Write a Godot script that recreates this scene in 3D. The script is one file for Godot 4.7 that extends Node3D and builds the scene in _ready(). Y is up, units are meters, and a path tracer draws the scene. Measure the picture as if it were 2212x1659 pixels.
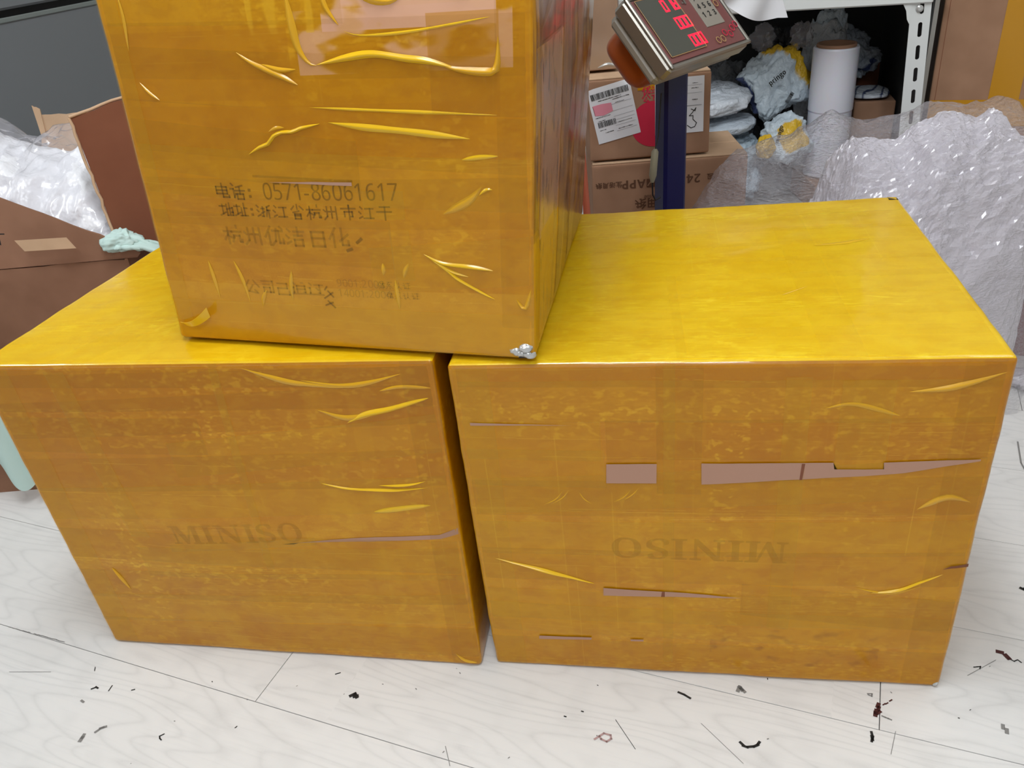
extends Node3D
# Three taped cartons stacked on a white plank floor in a packing room.

const TOP := 0.545
var M := {}
var rng := RandomNumberGenerator.new()
var used := {}


func _ready() -> void:
	rng.seed = 7
	# ---- camera, sky, lamps, exposure ----
	var cam := Camera3D.new()
	cam.name = "camera"
	add_child(cam)
	cam.transform = Transform3D(Basis(Vector3(0.99601, -0.07736, 0.04460), Vector3(0.08929, 0.86288, -0.49745), Vector3(0.0, 0.49945, 0.86634)), Vector3(0, 1.05, 0))
	cam.fov = 48.378
	cam.near = 0.02
	cam.far = 60.0
	cam.current = true
	var env := Environment.new()
	env.background_mode = Environment.BG_COLOR
	env.background_color = Color(0.55, 0.6, 0.65)
	env.tonemap_mode = Environment.TONE_MAPPER_LINEAR
	env.tonemap_exposure = 0.88
	env.sdfgi_enabled = true
	env.ssao_enabled = true
	env.ssil_enabled = true
	var we := WorldEnvironment.new()
	we.name = "world_environment"
	we.environment = env
	add_child(we)
	make_materials()
	for a in LAMPS:
		ceiling_lamp(a)
	# ---- room ----
	room()
	# ---- big cartons ----
	big_cartons()
	# ---- things behind ----
	left_things()
	scale_machine()
	parcel_boxes()
	shelf_unit()
	shelf_goods()
	big_bag()


# x, z, light energy, label
const LAMPS := [
	[-0.12, -0.62, 3.7, "long white ceiling lamp panel straight above the front of the cartons"],
	[-2.3, -1.2, 2.3, "long white ceiling lamp panel above the grey cabinet on the left"],
	[0.1, 1.35, 4.1, "long white ceiling lamp panel behind the viewer"],
	[1.7, -1.7, 0.6, "long white ceiling lamp panel above the white shelf and plastic bag"],
]


func ceiling_lamp(a: Array) -> void:
	var t := thing("ceiling_lamp", a[3], "lamp", Vector3(a[0], 2.66, a[1]), 0.0, "ceiling lamp panels")
	var st := sts()
	box(st, Vector3(0, 0.012, 0), Vector3(0.5, 0.06, 1.26))
	put("housing", st, M.white_metal, t)
	st = sts()
	box(st, Vector3(0, -0.022, 0), Vector3(0.45, 0.012, 1.2))
	put("diffuser", st, M.lamp_glow, t)
	var l := AreaLight3D.new()
	l.name = "lamp_light"
	l.area_size = Vector2(0.45, 1.2)
	l.light_color = Color(0.95, 0.98, 1.0)
	l.light_energy = a[2]
	l.area_range = 12.0
	l.area_attenuation = 2.0
	l.shadow_enabled = true
	t.add_child(l)
	l.position = Vector3(0, -0.032, 0)
	l.rotation_degrees = Vector3(-90, 0, 0)


# ---------------------------------------------------------------- helpers
func numbered(n: String) -> String:
	if not used.has(n):
		used[n] = 0
		return n
	used[n] += 1
	return "%s_%03d" % [n, used[n]]


func tag(o: Node, label: String, category: String, group := "", kind := "") -> void:
	if label:
		o.set_meta("label", label)
	if category:
		o.set_meta("category", category)
	if group:
		o.set_meta("group", group)
	if kind:
		o.set_meta("kind", kind)


func thing(called: String, label: String, category: String, at := Vector3.ZERO, turn := 0.0, group := "") -> Node3D:
	var o := Node3D.new()
	o.name = numbered(called)
	add_child(o)
	o.position = at
	o.rotation.y = turn
	tag(o, label, category, group)
	return o


func structure(called: String, label: String) -> Node3D:
	var o := Node3D.new()
	o.name = called
	add_child(o)
	tag(o, label, "", "", "structure")
	return o


func sts() -> SurfaceTool:
	var st := SurfaceTool.new()
	st.begin(Mesh.PRIMITIVE_TRIANGLES)
	return st


func put(called: String, st: SurfaceTool, m: Material, parent: Node, normals := true) -> MeshInstance3D:
	if normals:
		st.generate_normals()
	var o := MeshInstance3D.new()
	o.name = called
	o.mesh = st.commit()
	o.material_override = m
	parent.add_child(o, true)
	return o


func tri(st: SurfaceTool, a: Vector3, b: Vector3, c: Vector3) -> void:   # counter-clockwise seen from the front
	st.add_vertex(a)
	st.add_vertex(c)
	st.add_vertex(b)


func quad(st: SurfaceTool, a: Vector3, b: Vector3, c: Vector3, d: Vector3) -> void:
	tri(st, a, b, c)
	tri(st, a, c, d)


# chamfered box; xf turns it
func box(st: SurfaceTool, c: Vector3, s: Vector3, xf := Transform3D(), ch := -1.0) -> void:
	var h := s / 2.0
	var b: float = ch if ch >= 0.0 else minf(minf(s.x, s.y), s.z) * 0.12
	st.set_smooth_group(-1)
	var P := func(x: float, y: float, z: float, k: int) -> Vector3:
		var v := Vector3(x * (h.x - (0.0 if k == 0 else b)), y * (h.y - (0.0 if k == 1 else b)), z * (h.z - (0.0 if k == 2 else b)))
		return xf * (c + v)
	for s1 in [-1.0, 1.0]:
		fq(st, P.call(s1, -1, -1, 0), P.call(s1, -1, 1, 0), P.call(s1, 1, 1, 0), P.call(s1, 1, -1, 0), s1 < 0)
		fq(st, P.call(-1, s1, -1, 1), P.call(-1, s1, 1, 1), P.call(1, s1, 1, 1), P.call(1, s1, -1, 1), s1 > 0)
		fq(st, P.call(-1, -1, s1, 2), P.call(1, -1, s1, 2), P.call(1, 1, s1, 2), P.call(-1, 1, s1, 2), s1 > 0)
		for s2 in [-1.0, 1.0]:
			fq(st, P.call(s1, s2, -1, 0), P.call(s1, s2, 1, 0), P.call(s1, s2, 1, 1), P.call(s1, s2, -1, 1), s1 * s2 < 0)
			fq(st, P.call(s1, -1, s2, 0), P.call(s1, 1, s2, 0), P.call(s1, 1, s2, 2), P.call(s1, -1, s2, 2), s1 * s2 > 0)
			fq(st, P.call(-1, s1, s2, 1), P.call(1, s1, s2, 1), P.call(1, s1, s2, 2), P.call(-1, s1, s2, 2), s1 * s2 < 0)
			for s3 in [-1.0, 1.0]:
				var a: Vector3 = P.call(s1, s2, s3, 0)
				var d: Vector3 = P.call(s1, s2, s3, 1)
				var e: Vector3 = P.call(s1, s2, s3, 2)
				if s1 * s2 * s3 > 0:
					tri(st, a, d, e)
				else:
					tri(st, a, e, d)


func fq(st: SurfaceTool, a: Vector3, b: Vector3, c: Vector3, d: Vector3, ccw: bool) -> void:
	# the winding that looks away from the box is chosen by the caller
	if ccw:
		quad(st, a, b, c, d)
	else:
		quad(st, d, c, b, a)


# a closed sheet: fn(u, v) -> Vector3, thickness th behind it
func slab(st: SurfaceTool, fn: Callable, nu: int, nv: int, th: float, col = null) -> void:
	var p := []
	var q := []
	for j in nv + 1:
		for i in nu + 1:
			var u := float(i) / nu
			var v := float(j) / nv
			var a: Vector3 = fn.call(u, v)
			var e := 0.01
			var du: Vector3 = fn.call(minf(u + e, 1.0), v) - fn.call(maxf(u - e, 0.0), v)
			var dv: Vector3 = fn.call(u, minf(v + e, 1.0)) - fn.call(u, maxf(v - e, 0.0))
			var n := du.cross(dv).normalized()
			p.append(a)
			q.append(a - n * th)
	var w := nu + 1
	var add := func(list: Array, idx: Array) -> void:
		for k in idx:
			var uu := float(k % w) / nu
			var vv := float(k / w) / nv
			st.set_uv(Vector2(uu, 1.0 - vv))
			if col != null:
				st.set_color(col.call(uu, vv))
			st.add_vertex(list[k])
	st.set_smooth_group(0)
	for j in nv:
		for i in nu:
			var k := j * w + i
			add.call(p, [k, k + w + 1, k + 1, k, k + w, k + w + 1])
	st.set_smooth_group(1)
	for j in nv:
		for i in nu:
			var k := j * w + i
			add.call(q, [k, k + 1, k + w + 1, k, k + w + 1, k + w])
	st.set_smooth_group(-1)
	var rim := func(k0: int, k1: int) -> void:
		st.set_uv(Vector2(0.5, 0.5))
		if col != null:
			st.set_color(col.call(float(k0 % w) / nu, float(k0 / w) / nv))
		quad(st, q[k0], q[k1], p[k1], p[k0])
	for i in nu:
		rim.call(i, i + 1)
		rim.call(nv * w + i + 1, nv * w + i)
	for j in nv:
		rim.call((j + 1) * w, j * w)
		rim.call(j * w + nu, (j + 1) * w + nu)


# a tube along points
func tube(st: SurfaceTool, pts: Array, rad: Array, n := 8) -> void:
	st.set_smooth_group(0)
	var rings := []
	for i in pts.size():
		var d: Vector3 = (pts[mini(i + 1, pts.size() - 1)] - pts[maxi(i - 1, 0)]).normalized()
		var s := d.cross(Vector3.UP if absf(d.y) < 0.9 else Vector3.RIGHT).normalized()
		var t := s.cross(d)
		var r := []
		for k in n:
			var a := TAU * k / n
			r.append(pts[i] + (s * cos(a) + t * sin(a)) * float(rad[mini(i, rad.size() - 1)]))
		rings.append(r)
	for i in pts.size() - 1:
		for k in n:
			var l := (k + 1) % n
			quad(st, rings[i][k], rings[i + 1][k], rings[i + 1][l], rings[i][l])
	st.set_smooth_group(-1)
	for k in n:
		tri(st, pts[0], rings[0][k], rings[0][(k + 1) % n])
		tri(st, pts[-1], rings[-1][(k + 1) % n], rings[-1][k])


# turned profile [r, y] round the y axis
func lathe(st: SurfaceTool, prof: Array, n: int, at := Vector3.ZERO, smooth := false) -> void:
	for i in prof.size() - 1:
		st.set_smooth_group(0 if smooth else i + 1)
		for k in n:
			var a := TAU * k / n
			var b := TAU * (k + 1) / n
			var p: Array = prof[i]
			var q: Array = prof[i + 1]
			quad(st, at + Vector3(cos(a) * p[0], p[1], sin(a) * p[0]), at + Vector3(cos(a) * q[0], q[1], sin(a) * q[0]), at + Vector3(cos(b) * q[0], q[1], sin(b) * q[0]), at + Vector3(cos(b) * p[0], p[1], sin(b) * p[0]))


func noise(sd: int, freq: float, oct := 3, kind := FastNoiseLite.TYPE_SIMPLEX_SMOOTH) -> FastNoiseLite:
	var n := FastNoiseLite.new()
	n.seed = sd
	n.noise_type = kind
	n.frequency = freq
	n.fractal_octaves = oct
	return n


# crumpled closed lump: an ellipsoid with creases. col(dir) may tint it
func lump(st: SurfaceTool, c: Vector3, b: Basis, amp: float, freq: float, sd: int, nu: int, nv: int, pw := 1.0, col = null, squash := 1.0) -> void:
	var n1 := noise(sd, freq, 2)
	var n2 := noise(sd + 50, freq * 2.6, 2)
	var n3 := noise(sd + 90, freq * 7.0, 1)
	st.set_smooth_group(0)
	var pts := []
	var dirs := []
	for j in nv + 1:
		for i in nu:
			var th := PI * j / nv
			var ph := TAU * i / nu
			var d := Vector3(sin(th) * cos(ph), cos(th), sin(th) * sin(ph))
			var e := Vector3(signf(d.x) * pow(absf(d.x), pw), signf(d.y) * pow(absf(d.y), pw), signf(d.z) * pow(absf(d.z), squash))
			var p := b * e
			var q := (c + p) * 1.0
			var r := (1.0 - absf(n1.get_noise_3dv(q)) * 2.0) * 0.6 + (1.0 - absf(n2.get_noise_3dv(q)) * 2.2) * 0.3 + absf(n3.get_noise_3dv(q)) * 0.22
			pts.append(c + p + p.normalized() * (r - 0.5) * amp)
			dirs.append(d)
	for j in nv:
		for i in nu:
			var k := j * nu + i
			var l := j * nu + (i + 1) % nu
			for m in [k, l + nu, l, k, k + nu, l + nu]:
				if col != null:
					st.set_color(col.call(dirs[m]))
				st.add_vertex(pts[m])


# ---- print: flat shapes laid on a surface through at(x, y) -> [position, normal]
func glyphs(st: SurfaceTool, text: String, font: String, h: float, at: Callable, bold := false, stretch := 1.0) -> float:
	var tm := TextMesh.new()
	var f := SystemFont.new()
	f.font_names = PackedStringArray([font])
	f.font_weight = 700 if bold else 400
	tm.font = f
	tm.text = text
	tm.font_size = 32
	tm.pixel_size = h / 23.0
	tm.depth = 0.0
	tm.curve_step = 1.5
	tm.horizontal_alignment = HORIZONTAL_ALIGNMENT_LEFT
	tm.vertical_alignment = VERTICAL_ALIGNMENT_BOTTOM
	var ar := tm.surface_get_arrays(0)
	var vs: PackedVector3Array = ar[Mesh.ARRAY_VERTEX]
	var ix: PackedInt32Array = ar[Mesh.ARRAY_INDEX] if ar[Mesh.ARRAY_INDEX] != null else PackedInt32Array(range(vs.size()))
	var top := 0.0
	var low := 1e9
	for v in vs:
		top = maxf(top, v.x)
		low = minf(low, v.y)
	for k in range(0, ix.size() / 3):
		var a := vs[ix[k * 3]]
		var b := vs[ix[k * 3 + 1]]
		var c := vs[ix[k * 3 + 2]]
		if (b - a).cross(c - a).z > 0.0:
			var t := b
			b = c
			c = t
		for v in [a, b, c]:
			var r: Array = at.call(v.x * stretch, v.y - low)
			st.set_normal(r[1])
			st.add_vertex(r[0])
	return top * stretch


# strokes of a sign: "xy xy xy,xy xy" on a 0..9 grid, y down
func strokes(st: SurfaceTool, code: String, s: float, w: float, x0: float, y0: float, at: Callable) -> void:
	for line in code.split(","):
		var p := []
		for t in line.strip_edges().split(" "):
			p.append(Vector2(x0 + (float(t[0].to_int()) / 9.0) * s, y0 + (1.0 - float(t[1].to_int()) / 9.0) * s))
		for i in p.size() - 1:
			bar(st, p[i], p[i + 1], w, at)


func bar(st: SurfaceTool, a: Vector2, b: Vector2, w: float, at: Callable) -> void:
	var d := (b - a).normalized() * w / 2.0
	var n := Vector2(-d.y, d.x)
	flat(st, [a - d - n, b + d - n, b + d + n, a - d + n], at)


func flat(st: SurfaceTool, p: Array, at: Callable) -> void:   # counter-clockwise fan
	for i in range(1, p.size() - 1):
		for v in [p[0], p[i + 1], p[i]]:
			var r: Array = at.call(v.x, v.y)
			st.set_normal(r[1])
			st.add_vertex(r[0])


func barcode(st: SurfaceTool, x: float, y: float, w: float, h: float, n: int, at: Callable) -> void:
	var u := x
	for i in n:
		var d := w / n * (0.35 + 0.5 * rng.randf())
		flat(st, [Vector2(u, y), Vector2(u + d, y), Vector2(u + d, y + h), Vector2(u, y + h)], at)
		u += w / n


const SIGN := {
	"电": "12 82 86 16 12,14 84,50 58 98 97", "话": "10 21,03 23 28 36,81 42,34 94,62 66,46 86 89 49 46", "地": "02 42,21 27,08 46,54 93 96 86,70 77,51 58 98 96",
	"址": "02 42,21 27,08 46,70 78,73 93,53 58,48 98", "浙": "01 12,04 15,08 27,33 53,42 48 38,36 55,91 72 74 68,74 94,84 89", "江": "11 22,04 15,08 27,42 92,72 78,38 98",
	"省": "50 53,31 13,71 93,64 25,36 76 79 39 36,37 77", "杭": "03 43,21 29,24 07,25 46,70 71,43 93,55 56 48,55 85 88 98 97", "州": "21 27 09,03 14,51 58,34 44,81 89,64 74",
	"市": "50 51,02 92,24 27,24 74 77 67,50 59", "干": "21 81,04 94,51 59", "优": "30 05,23 29,42 92,61 57 39,72 78 98 96,80 91", "洁": "11 22,04 15,08 27,42 92,60 64,44 84,46 86 89 49 46",
	"日": "22 82 89 29 22,25 85", "化": "30 05,23 29,93 56,60 68 98 96", "本": "03 93,50 59,53 08,53 98,37 67", "公": "31 05,61 95,54 28 79,67 89", "司": "11 81 88 68,23 63,25 65 68 28 25",
	"已": "12 72 75 15 19 89 87", "通": "11 22,04 14 17 08,18 98,33 83 87 77,33 37,35 85,61 71", "过": "11 22,04 14 17 08,18 98,42 92,72 77 67,54 65",
	"生": "20 04,23 83,50 59,26 76,09 99", "活": "11 22,04 15,08 27,81 42,34 94,62 66,46 86 89 49 46", "用": "21 81 89 79,21 26 09,24 84,27 87,51 58", "纸": "30 03 33 06 36,09 38,42 49 59,42 82,45 95,71 76 98",
	"体": "30 05,23 29,42 92,70 79,72 48,72 98,57 87", "系": "80 20,40 23 53 35,15 75,56 59,27 09,77 98", "认": "11 22,04 24 28 37,60 66 39,66 99", "证": "11 22,04 24 28 37,41 91,71 78,45 48,74 94,38 98", "包": "20 04,22 82 87 77,24 64 66 26 28 98",
}


func signs(st: SurfaceTool, text: String, s: float, w: float, gap: float, x0: float, y0: float, at: Callable) -> float:
	var x := x0
	for c in text:
		if SIGN.has(c):
			strokes(st, SIGN[c], s, w, x, y0, at)
		elif c == "：":
			bar(st, Vector2(x + s * 0.2, y0 + s * 0.2), Vector2(x + s * 0.22, y0 + s * 0.2), w * 1.6, at)
			bar(st, Vector2(x + s * 0.2, y0 + s * 0.6), Vector2(x + s * 0.22, y0 + s * 0.6), w * 1.6, at)
		x += s + gap
	return x


# ---------------------------------------------------------------- materials
func mat(c: Color, rough := 0.7, metal := 0.0) -> StandardMaterial3D:
	var m := StandardMaterial3D.new()
	m.albedo_color = c
	m.roughness = rough
	m.metallic = metal
	return m


func clear(c: Color, alpha: float, rough: float) -> StandardMaterial3D:
	var m := mat(Color(c, alpha), rough)
	m.transparency = BaseMaterial3D.TRANSPARENCY_ALPHA
	m.cull_mode = BaseMaterial3D.CULL_DISABLED
	return m


func board(c: Color, sd: int) -> StandardMaterial3D:
	var m := mat(Color.WHITE, 0.85)
	var n := noise(sd, 0.01, 4)
	var t := NoiseTexture2D.new()
	t.width = 256
	t.height = 256
	t.seamless = true
	t.noise = n
	var g := Gradient.new()
	g.set_color(0, c.darkened(0.09))
	g.set_color(1, c.lightened(0.05))
	t.color_ramp = g
	m.albedo_texture = t
	m.uv1_triplanar = true
	m.uv1_scale = Vector3(3.0, 3.0, 3.0)
	return m


func bump_noise(m: StandardMaterial3D, sd: int, freq: float, scale: Vector3, cm: float, cell := false) -> void:
	var t := NoiseTexture2D.new()
	t.width = 512
	t.height = 512
	t.seamless = true
	t.noise = noise(sd, freq, 3, FastNoiseLite.TYPE_CELLULAR if cell else FastNoiseLite.TYPE_SIMPLEX_SMOOTH)
	m.heightmap_enabled = true
	m.heightmap_texture = t
	m.heightmap_scale = cm
	m.uv1_triplanar = true
	m.uv1_scale = scale


# sharp little creases: ridged noise, wider than high
func bump_crinkle(m: StandardMaterial3D, sd: int, scale: Vector3, cm: float) -> void:
	var n := noise(sd, 0.012, 4)
	n.fractal_type = FastNoiseLite.FRACTAL_RIDGED
	n.domain_warp_enabled = true
	n.domain_warp_amplitude = 18.0
	n.domain_warp_frequency = 0.02
	var t := NoiseTexture2D.new()
	t.width = 1024
	t.height = 1024
	t.seamless = true
	t.noise = n
	m.heightmap_enabled = true
	m.heightmap_texture = t
	m.heightmap_scale = cm
	m.uv1_triplanar = true
	m.uv1_scale = scale


func make_materials() -> void:
	M.white_metal = mat(Color(0.86, 0.87, 0.87), 0.45)
	M.lamp_glow = mat(Color(0.9, 0.9, 0.9), 0.6)
	M.lamp_glow.emission_enabled = true
	M.lamp_glow.emission = Color(1.0, 0.98, 0.95)
	M.lamp_glow.emission_energy_multiplier = 3.0
	M.wall = mat(Color(0.8, 0.79, 0.77), 0.9)
	M.joint = mat(Color(0.12, 0.11, 0.1), 0.9)
	M.scuff = mat(Color(0.13, 0.12, 0.11), 0.8)
	M.scuff_grey = mat(Color(0.5, 0.49, 0.48), 0.8)
	M.scuff_red = mat(Color(0.27, 0.1, 0.09), 0.7)
	M.scuff_pink = mat(Color(0.68, 0.56, 0.55), 0.8)
	M.kraft = board(Color(0.63, 0.47, 0.36), 3)
	M.kraft_red = board(Color(0.55, 0.385, 0.29), 6)
	M.kraft_light = board(Color(0.8, 0.66, 0.53), 4)
	M.kraft_dark = board(Color(0.48, 0.27, 0.17), 5)
	M.gap = mat(Color(0.68, 0.52, 0.44), 0.8)
	M.tape = mat(Color(0.74, 0.52, 0.06), 0.3)
	M.bright = mat(Color(0.87, 0.69, 0.1), 0.2)
	M.ridge = mat(Color(0.82, 0.61, 0.1), 0.24)
	M.strip_a = clear(Color(0.74, 0.52, 0.05), 0.13, 0.3)
	M.strip_b = clear(Color(0.86, 0.68, 0.1), 0.13, 0.28)
	M.strip_c = clear(Color(0.68, 0.46, 0.02), 0.1, 0.32)
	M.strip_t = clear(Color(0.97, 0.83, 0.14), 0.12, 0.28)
	M.film_edge = clear(Color(0.95, 0.85, 0.4), 0.02, 0.05)
	M.side_film = clear(Color(0.75, 0.52, 0.25), 0.12, 0.24)
	M.side_film.metallic_specular = 0.4
	M.film_clear = clear(Color(0.95, 0.9, 0.8), 0.12, 0.12)
	M.ink = clear(Color(0.14, 0.13, 0.05), 0.36, 0.5)
	M.ink_faint = clear(Color(0.2, 0.19, 0.06), 0.19, 0.5)
	M.ink_ghost = clear(Color(0.2, 0.19, 0.06), 0.12, 0.5)
	M.black = mat(Color(0.06, 0.06, 0.06), 0.6)
	M.grey_print = mat(Color(0.5, 0.5, 0.52), 0.8)
	M.foil = mat(Color(0.75, 0.75, 0.75), 0.25, 0.4)
	M.label = mat(Color(0.87, 0.87, 0.89), 0.5)
	M.red_print = mat(Color(0.78, 0.12, 0.25), 0.7)
	M.pink_print = mat(Color(0.88, 0.55, 0.62), 0.7)
	M.brown_print = mat(Color(0.36, 0.23, 0.15), 0.8)
	M.grey_paint = mat(Color(0.5, 0.515, 0.53), 0.45)
	M.grey_edge = mat(Color(0.52, 0.55, 0.54), 0.45)
	M.blue = mat(Color(0.045, 0.075, 0.3), 0.4)
	M.bezel = mat(Color(0.62, 0.6, 0.57), 0.28, 0.75)
	M.amber_case = mat(Color(0.62, 0.3, 0.12), 0.3)
	M.keypad = mat(Color(0.46, 0.27, 0.26), 0.35)
	M.keypad_grey = mat(Color(0.55, 0.52, 0.48), 0.5)
	M.display = mat(Color(0.3, 0.3, 0.27), 0.25)
	M.gold = mat(Color(0.68, 0.54, 0.36), 0.5)
	M.digit = mat(Color(0.9, 0.08, 0.15), 0.5)
	M.digit.emission_enabled = true
	M.digit.emission = Color(1.0, 0.08, 0.2)
	M.digit.emission_energy_multiplier = 2.4
	M.steel_dark = mat(Color(0.15, 0.15, 0.15), 0.5)
	M.back_panel = mat(Color(0.2, 0.2, 0.2), 0.8)
	M.mint = mat(Color(0.74, 0.84, 0.82), 0.7)
	M.orange = mat(Color(0.86, 0.47, 0.36), 0.4)
	M.red = mat(Color(0.68, 0.1, 0.1), 0.35)
	M.dark_red = mat(Color(0.5, 0.08, 0.09), 0.35)
	M.roll_film = mat(Color(0.88, 0.88, 0.92), 0.35)
	M.roll_film.subsurf_scatter_enabled = true
	M.roll_film.subsurf_scatter_strength = 0.3
	M.foam = mat(Color(0.92, 0.92, 0.94), 0.28)
	bump_noise(M.foam, 31, 0.02, Vector3(4, 4, 4), 0.35)
	M.bag = clear(Color(0.95, 0.93, 0.97), 0.12, 0.15)
	M.bag.metallic_specular = 0.6
	bump_crinkle(M.bag, 33, Vector3(3.2, 7.5, 3.2), 0.9)
	M.bag_inner = mat(Color(0.9, 0.88, 0.92), 0.16)
	M.bag_inner.backlight_enabled = true
	M.bag_inner.backlight = Color(0.7, 0.7, 0.7)
	M.bag_inner.clearcoat_enabled = true
	M.bag_inner.clearcoat = 1.0
	M.bag_inner.clearcoat_roughness = 0.08
	M.wisp = clear(Color(0.93, 0.92, 0.96), 0.12, 0.18)
	M.mailer = mat(Color.WHITE, 0.35)
	M.mailer.vertex_color_use_as_albedo = true
	bump_noise(M.mailer, 35, 0.02, Vector3(6, 6, 6), 0.3)
	M.ribbon = mat(Color(0.05, 0.05, 0.06), 0.5)
	M.plug = mat(Color(0.55, 0.53, 0.45), 0.5)
	M.floor = floor_wood()


func smooth_alpha(src: FastNoiseLite, w: int, h: int, sx: float, sy: float, lo: float, hi: float, c: Color, most: float) -> Image:
	# noise turned into a layer of one colour; sx, sy stretch it
	var iw := maxi(4, int(w / sx))
	var ih := maxi(4, int(h / sy))
	var im := src.get_image(iw, ih, false, false, false)
	im.convert(Image.FORMAT_L8)
	var hw := int(w / 1.5)
	var hh := int(h / 1.5)
	im.resize(hw, hh, Image.INTERPOLATE_CUBIC)
	var d := im.get_data()
	var lut := PackedByteArray()
	lut.resize(256)
	for i in 256:
		lut[i] = int(255.0 * most * smoothstep(lo, hi, i / 255.0))
	var o := PackedByteArray()
	o.resize(hw * hh * 4)
	var px := c.to_abgr32()
	for i in hw * hh:
		o.encode_u32(i * 4, (px & 0xFFFFFF) | (lut[d[i]] << 24))
	var r := Image.create_from_data(hw, hh, false, Image.FORMAT_RGBA8, o)
	r.resize(w, h, Image.INTERPOLATE_BILINEAR)
	return r


func over(im: Image, layer: Image, at := Vector2i.ZERO) -> void:
	im.blend_rect(layer, Rect2i(Vector2i.ZERO, layer.get_size()), at)


func wash(im: Image, c: Color, x: float, y: float, w: float, h: float) -> void:   # fractions, y down
	var s := im.get_size()
	var p := Image.create(maxi(1, int(w * s.x)), maxi(1, int(h * s.y)), false, Image.FORMAT_RGBA8)
	p.fill(c)
	over(im, p, Vector2i(int(x * s.x), int(y * s.y)))


# the look of many layers of amber tape over brown board
func tape_face(w: int, h: int, sd: int, base: Color, lightc: Color, darkc: Color, streaky: bool, top_dark := 0.0) -> Image:
	var im := Image.create(w, h, false, Image.FORMAT_RGBA8)
	im.fill(base)
	var r := RandomNumberGenerator.new()
	r.seed = sd
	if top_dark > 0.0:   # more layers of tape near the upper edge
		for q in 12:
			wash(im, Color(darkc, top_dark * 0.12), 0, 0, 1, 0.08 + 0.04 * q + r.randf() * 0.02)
	for q in 20:   # lengths of tape laid over each other, mostly across, some upright
		var c := darkc if r.randf() < 0.5 else lightc
		c.a = r.randf_range(0.05, 0.15)
		if r.randf() < 0.6:
			wash(im, c, r.randf_range(-0.2, 0.7), r.randf(), r.randf_range(0.3, 1.0), 0.1)
		else:
			wash(im, c, r.randf(), r.randf_range(-0.3, 0.6), r.randf_range(0.015, 0.09), r.randf_range(0.3, 1.0))
	over(im, smooth_alpha(noise(sd + 1, 0.007, 3), w, h, 1.3, 1.0, 0.45, 0.8, darkc, 0.4))
	over(im, smooth_alpha(noise(sd + 2, 0.03, 4), w, h, 1.6, 1.0, 0.5, 0.66, darkc, 0.3))
	over(im, smooth_alpha(noise(sd + 3, 0.03, 4), w, h, 2.0, 1.0, 0.56, 0.64, lightc, 0.14))
	# air bubbles under the tape: strong along some lengths, nearly none on others
	var bubbles := smooth_alpha(noise(sd + 4, 0.055, 3), w, h, 1.7, 1.2, 0.6, 0.7, lightc, 0.34)
	var specks := smooth_alpha(noise(sd + 5, 0.11, 2), w, h, 7.0 if streaky else 3.0, 0.9, 0.56, 0.78, lightc, 0.4 if streaky else 0.24)
	var pits := smooth_alpha(noise(sd + 6, 0.12, 3), w, h, 6.0, 0.8, 0.55, 0.8, darkc, 0.3)
	for q in 11:
		var y0 := int(r.randf_range(-0.05, 1.0) * h)
		var x0 := maxi(0, int(r.randf_range(-0.4, 0.6) * w))
		var band := Rect2i(x0, maxi(0, y0), mini(w - x0, int(r.randf_range(0.4, 1.0) * w)), int(r.randf_range(0.04, 0.1) * h))
		for layer: Image in [bubbles, specks, pits]:
			if r.randf() < 0.75:
				im.blend_rect(layer, band, band.position)
	for q in 4:
		var band := Rect2i(int(r.randf() * w * 0.9), int(r.randf() * h * 0.5), int(r.randf_range(0.04, 0.1) * w), int(r.randf_range(0.3, 0.7) * h))
		im.blend_rect(bubbles, band, band.position)
	over(im, smooth_alpha(noise(sd + 8, 0.2, 2), w, h, 1.2, 1.0, 0.62, 0.8, darkc, 0.16))
	over(im, smooth_alpha(noise(sd + 7, 0.3, 2), w, h, 1.0, 1.0, 0.4, 0.9, lightc.lightened(0.12), 0.14))
	for q in 34:   # thin bright edges of the tape lengths
		var e := lightc.lightened(0.18)
		e.a = r.randf_range(0.15, 0.5)
		var y := r.randf()
		var slope := r.randf_range(-0.02, 0.02)
		var x := r.randf_range(-0.2, 0.75)
		var long := r.randf_range(0.15, 0.7)
		for n in 24:
			if r.randf() < 0.75:
				wash(im, e, x + long * n / 24.0, y + slope * n / 24.0, long / 24.0, 0.0021)
	for q in 8:
		var e := lightc.lightened(0.15)
		e.a = r.randf_range(0.12, 0.35)
		wash(im, e, r.randf(), r.randf_range(-0.2, 0.7), 0.0022, r.randf_range(0.2, 0.8))
	return im


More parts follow.
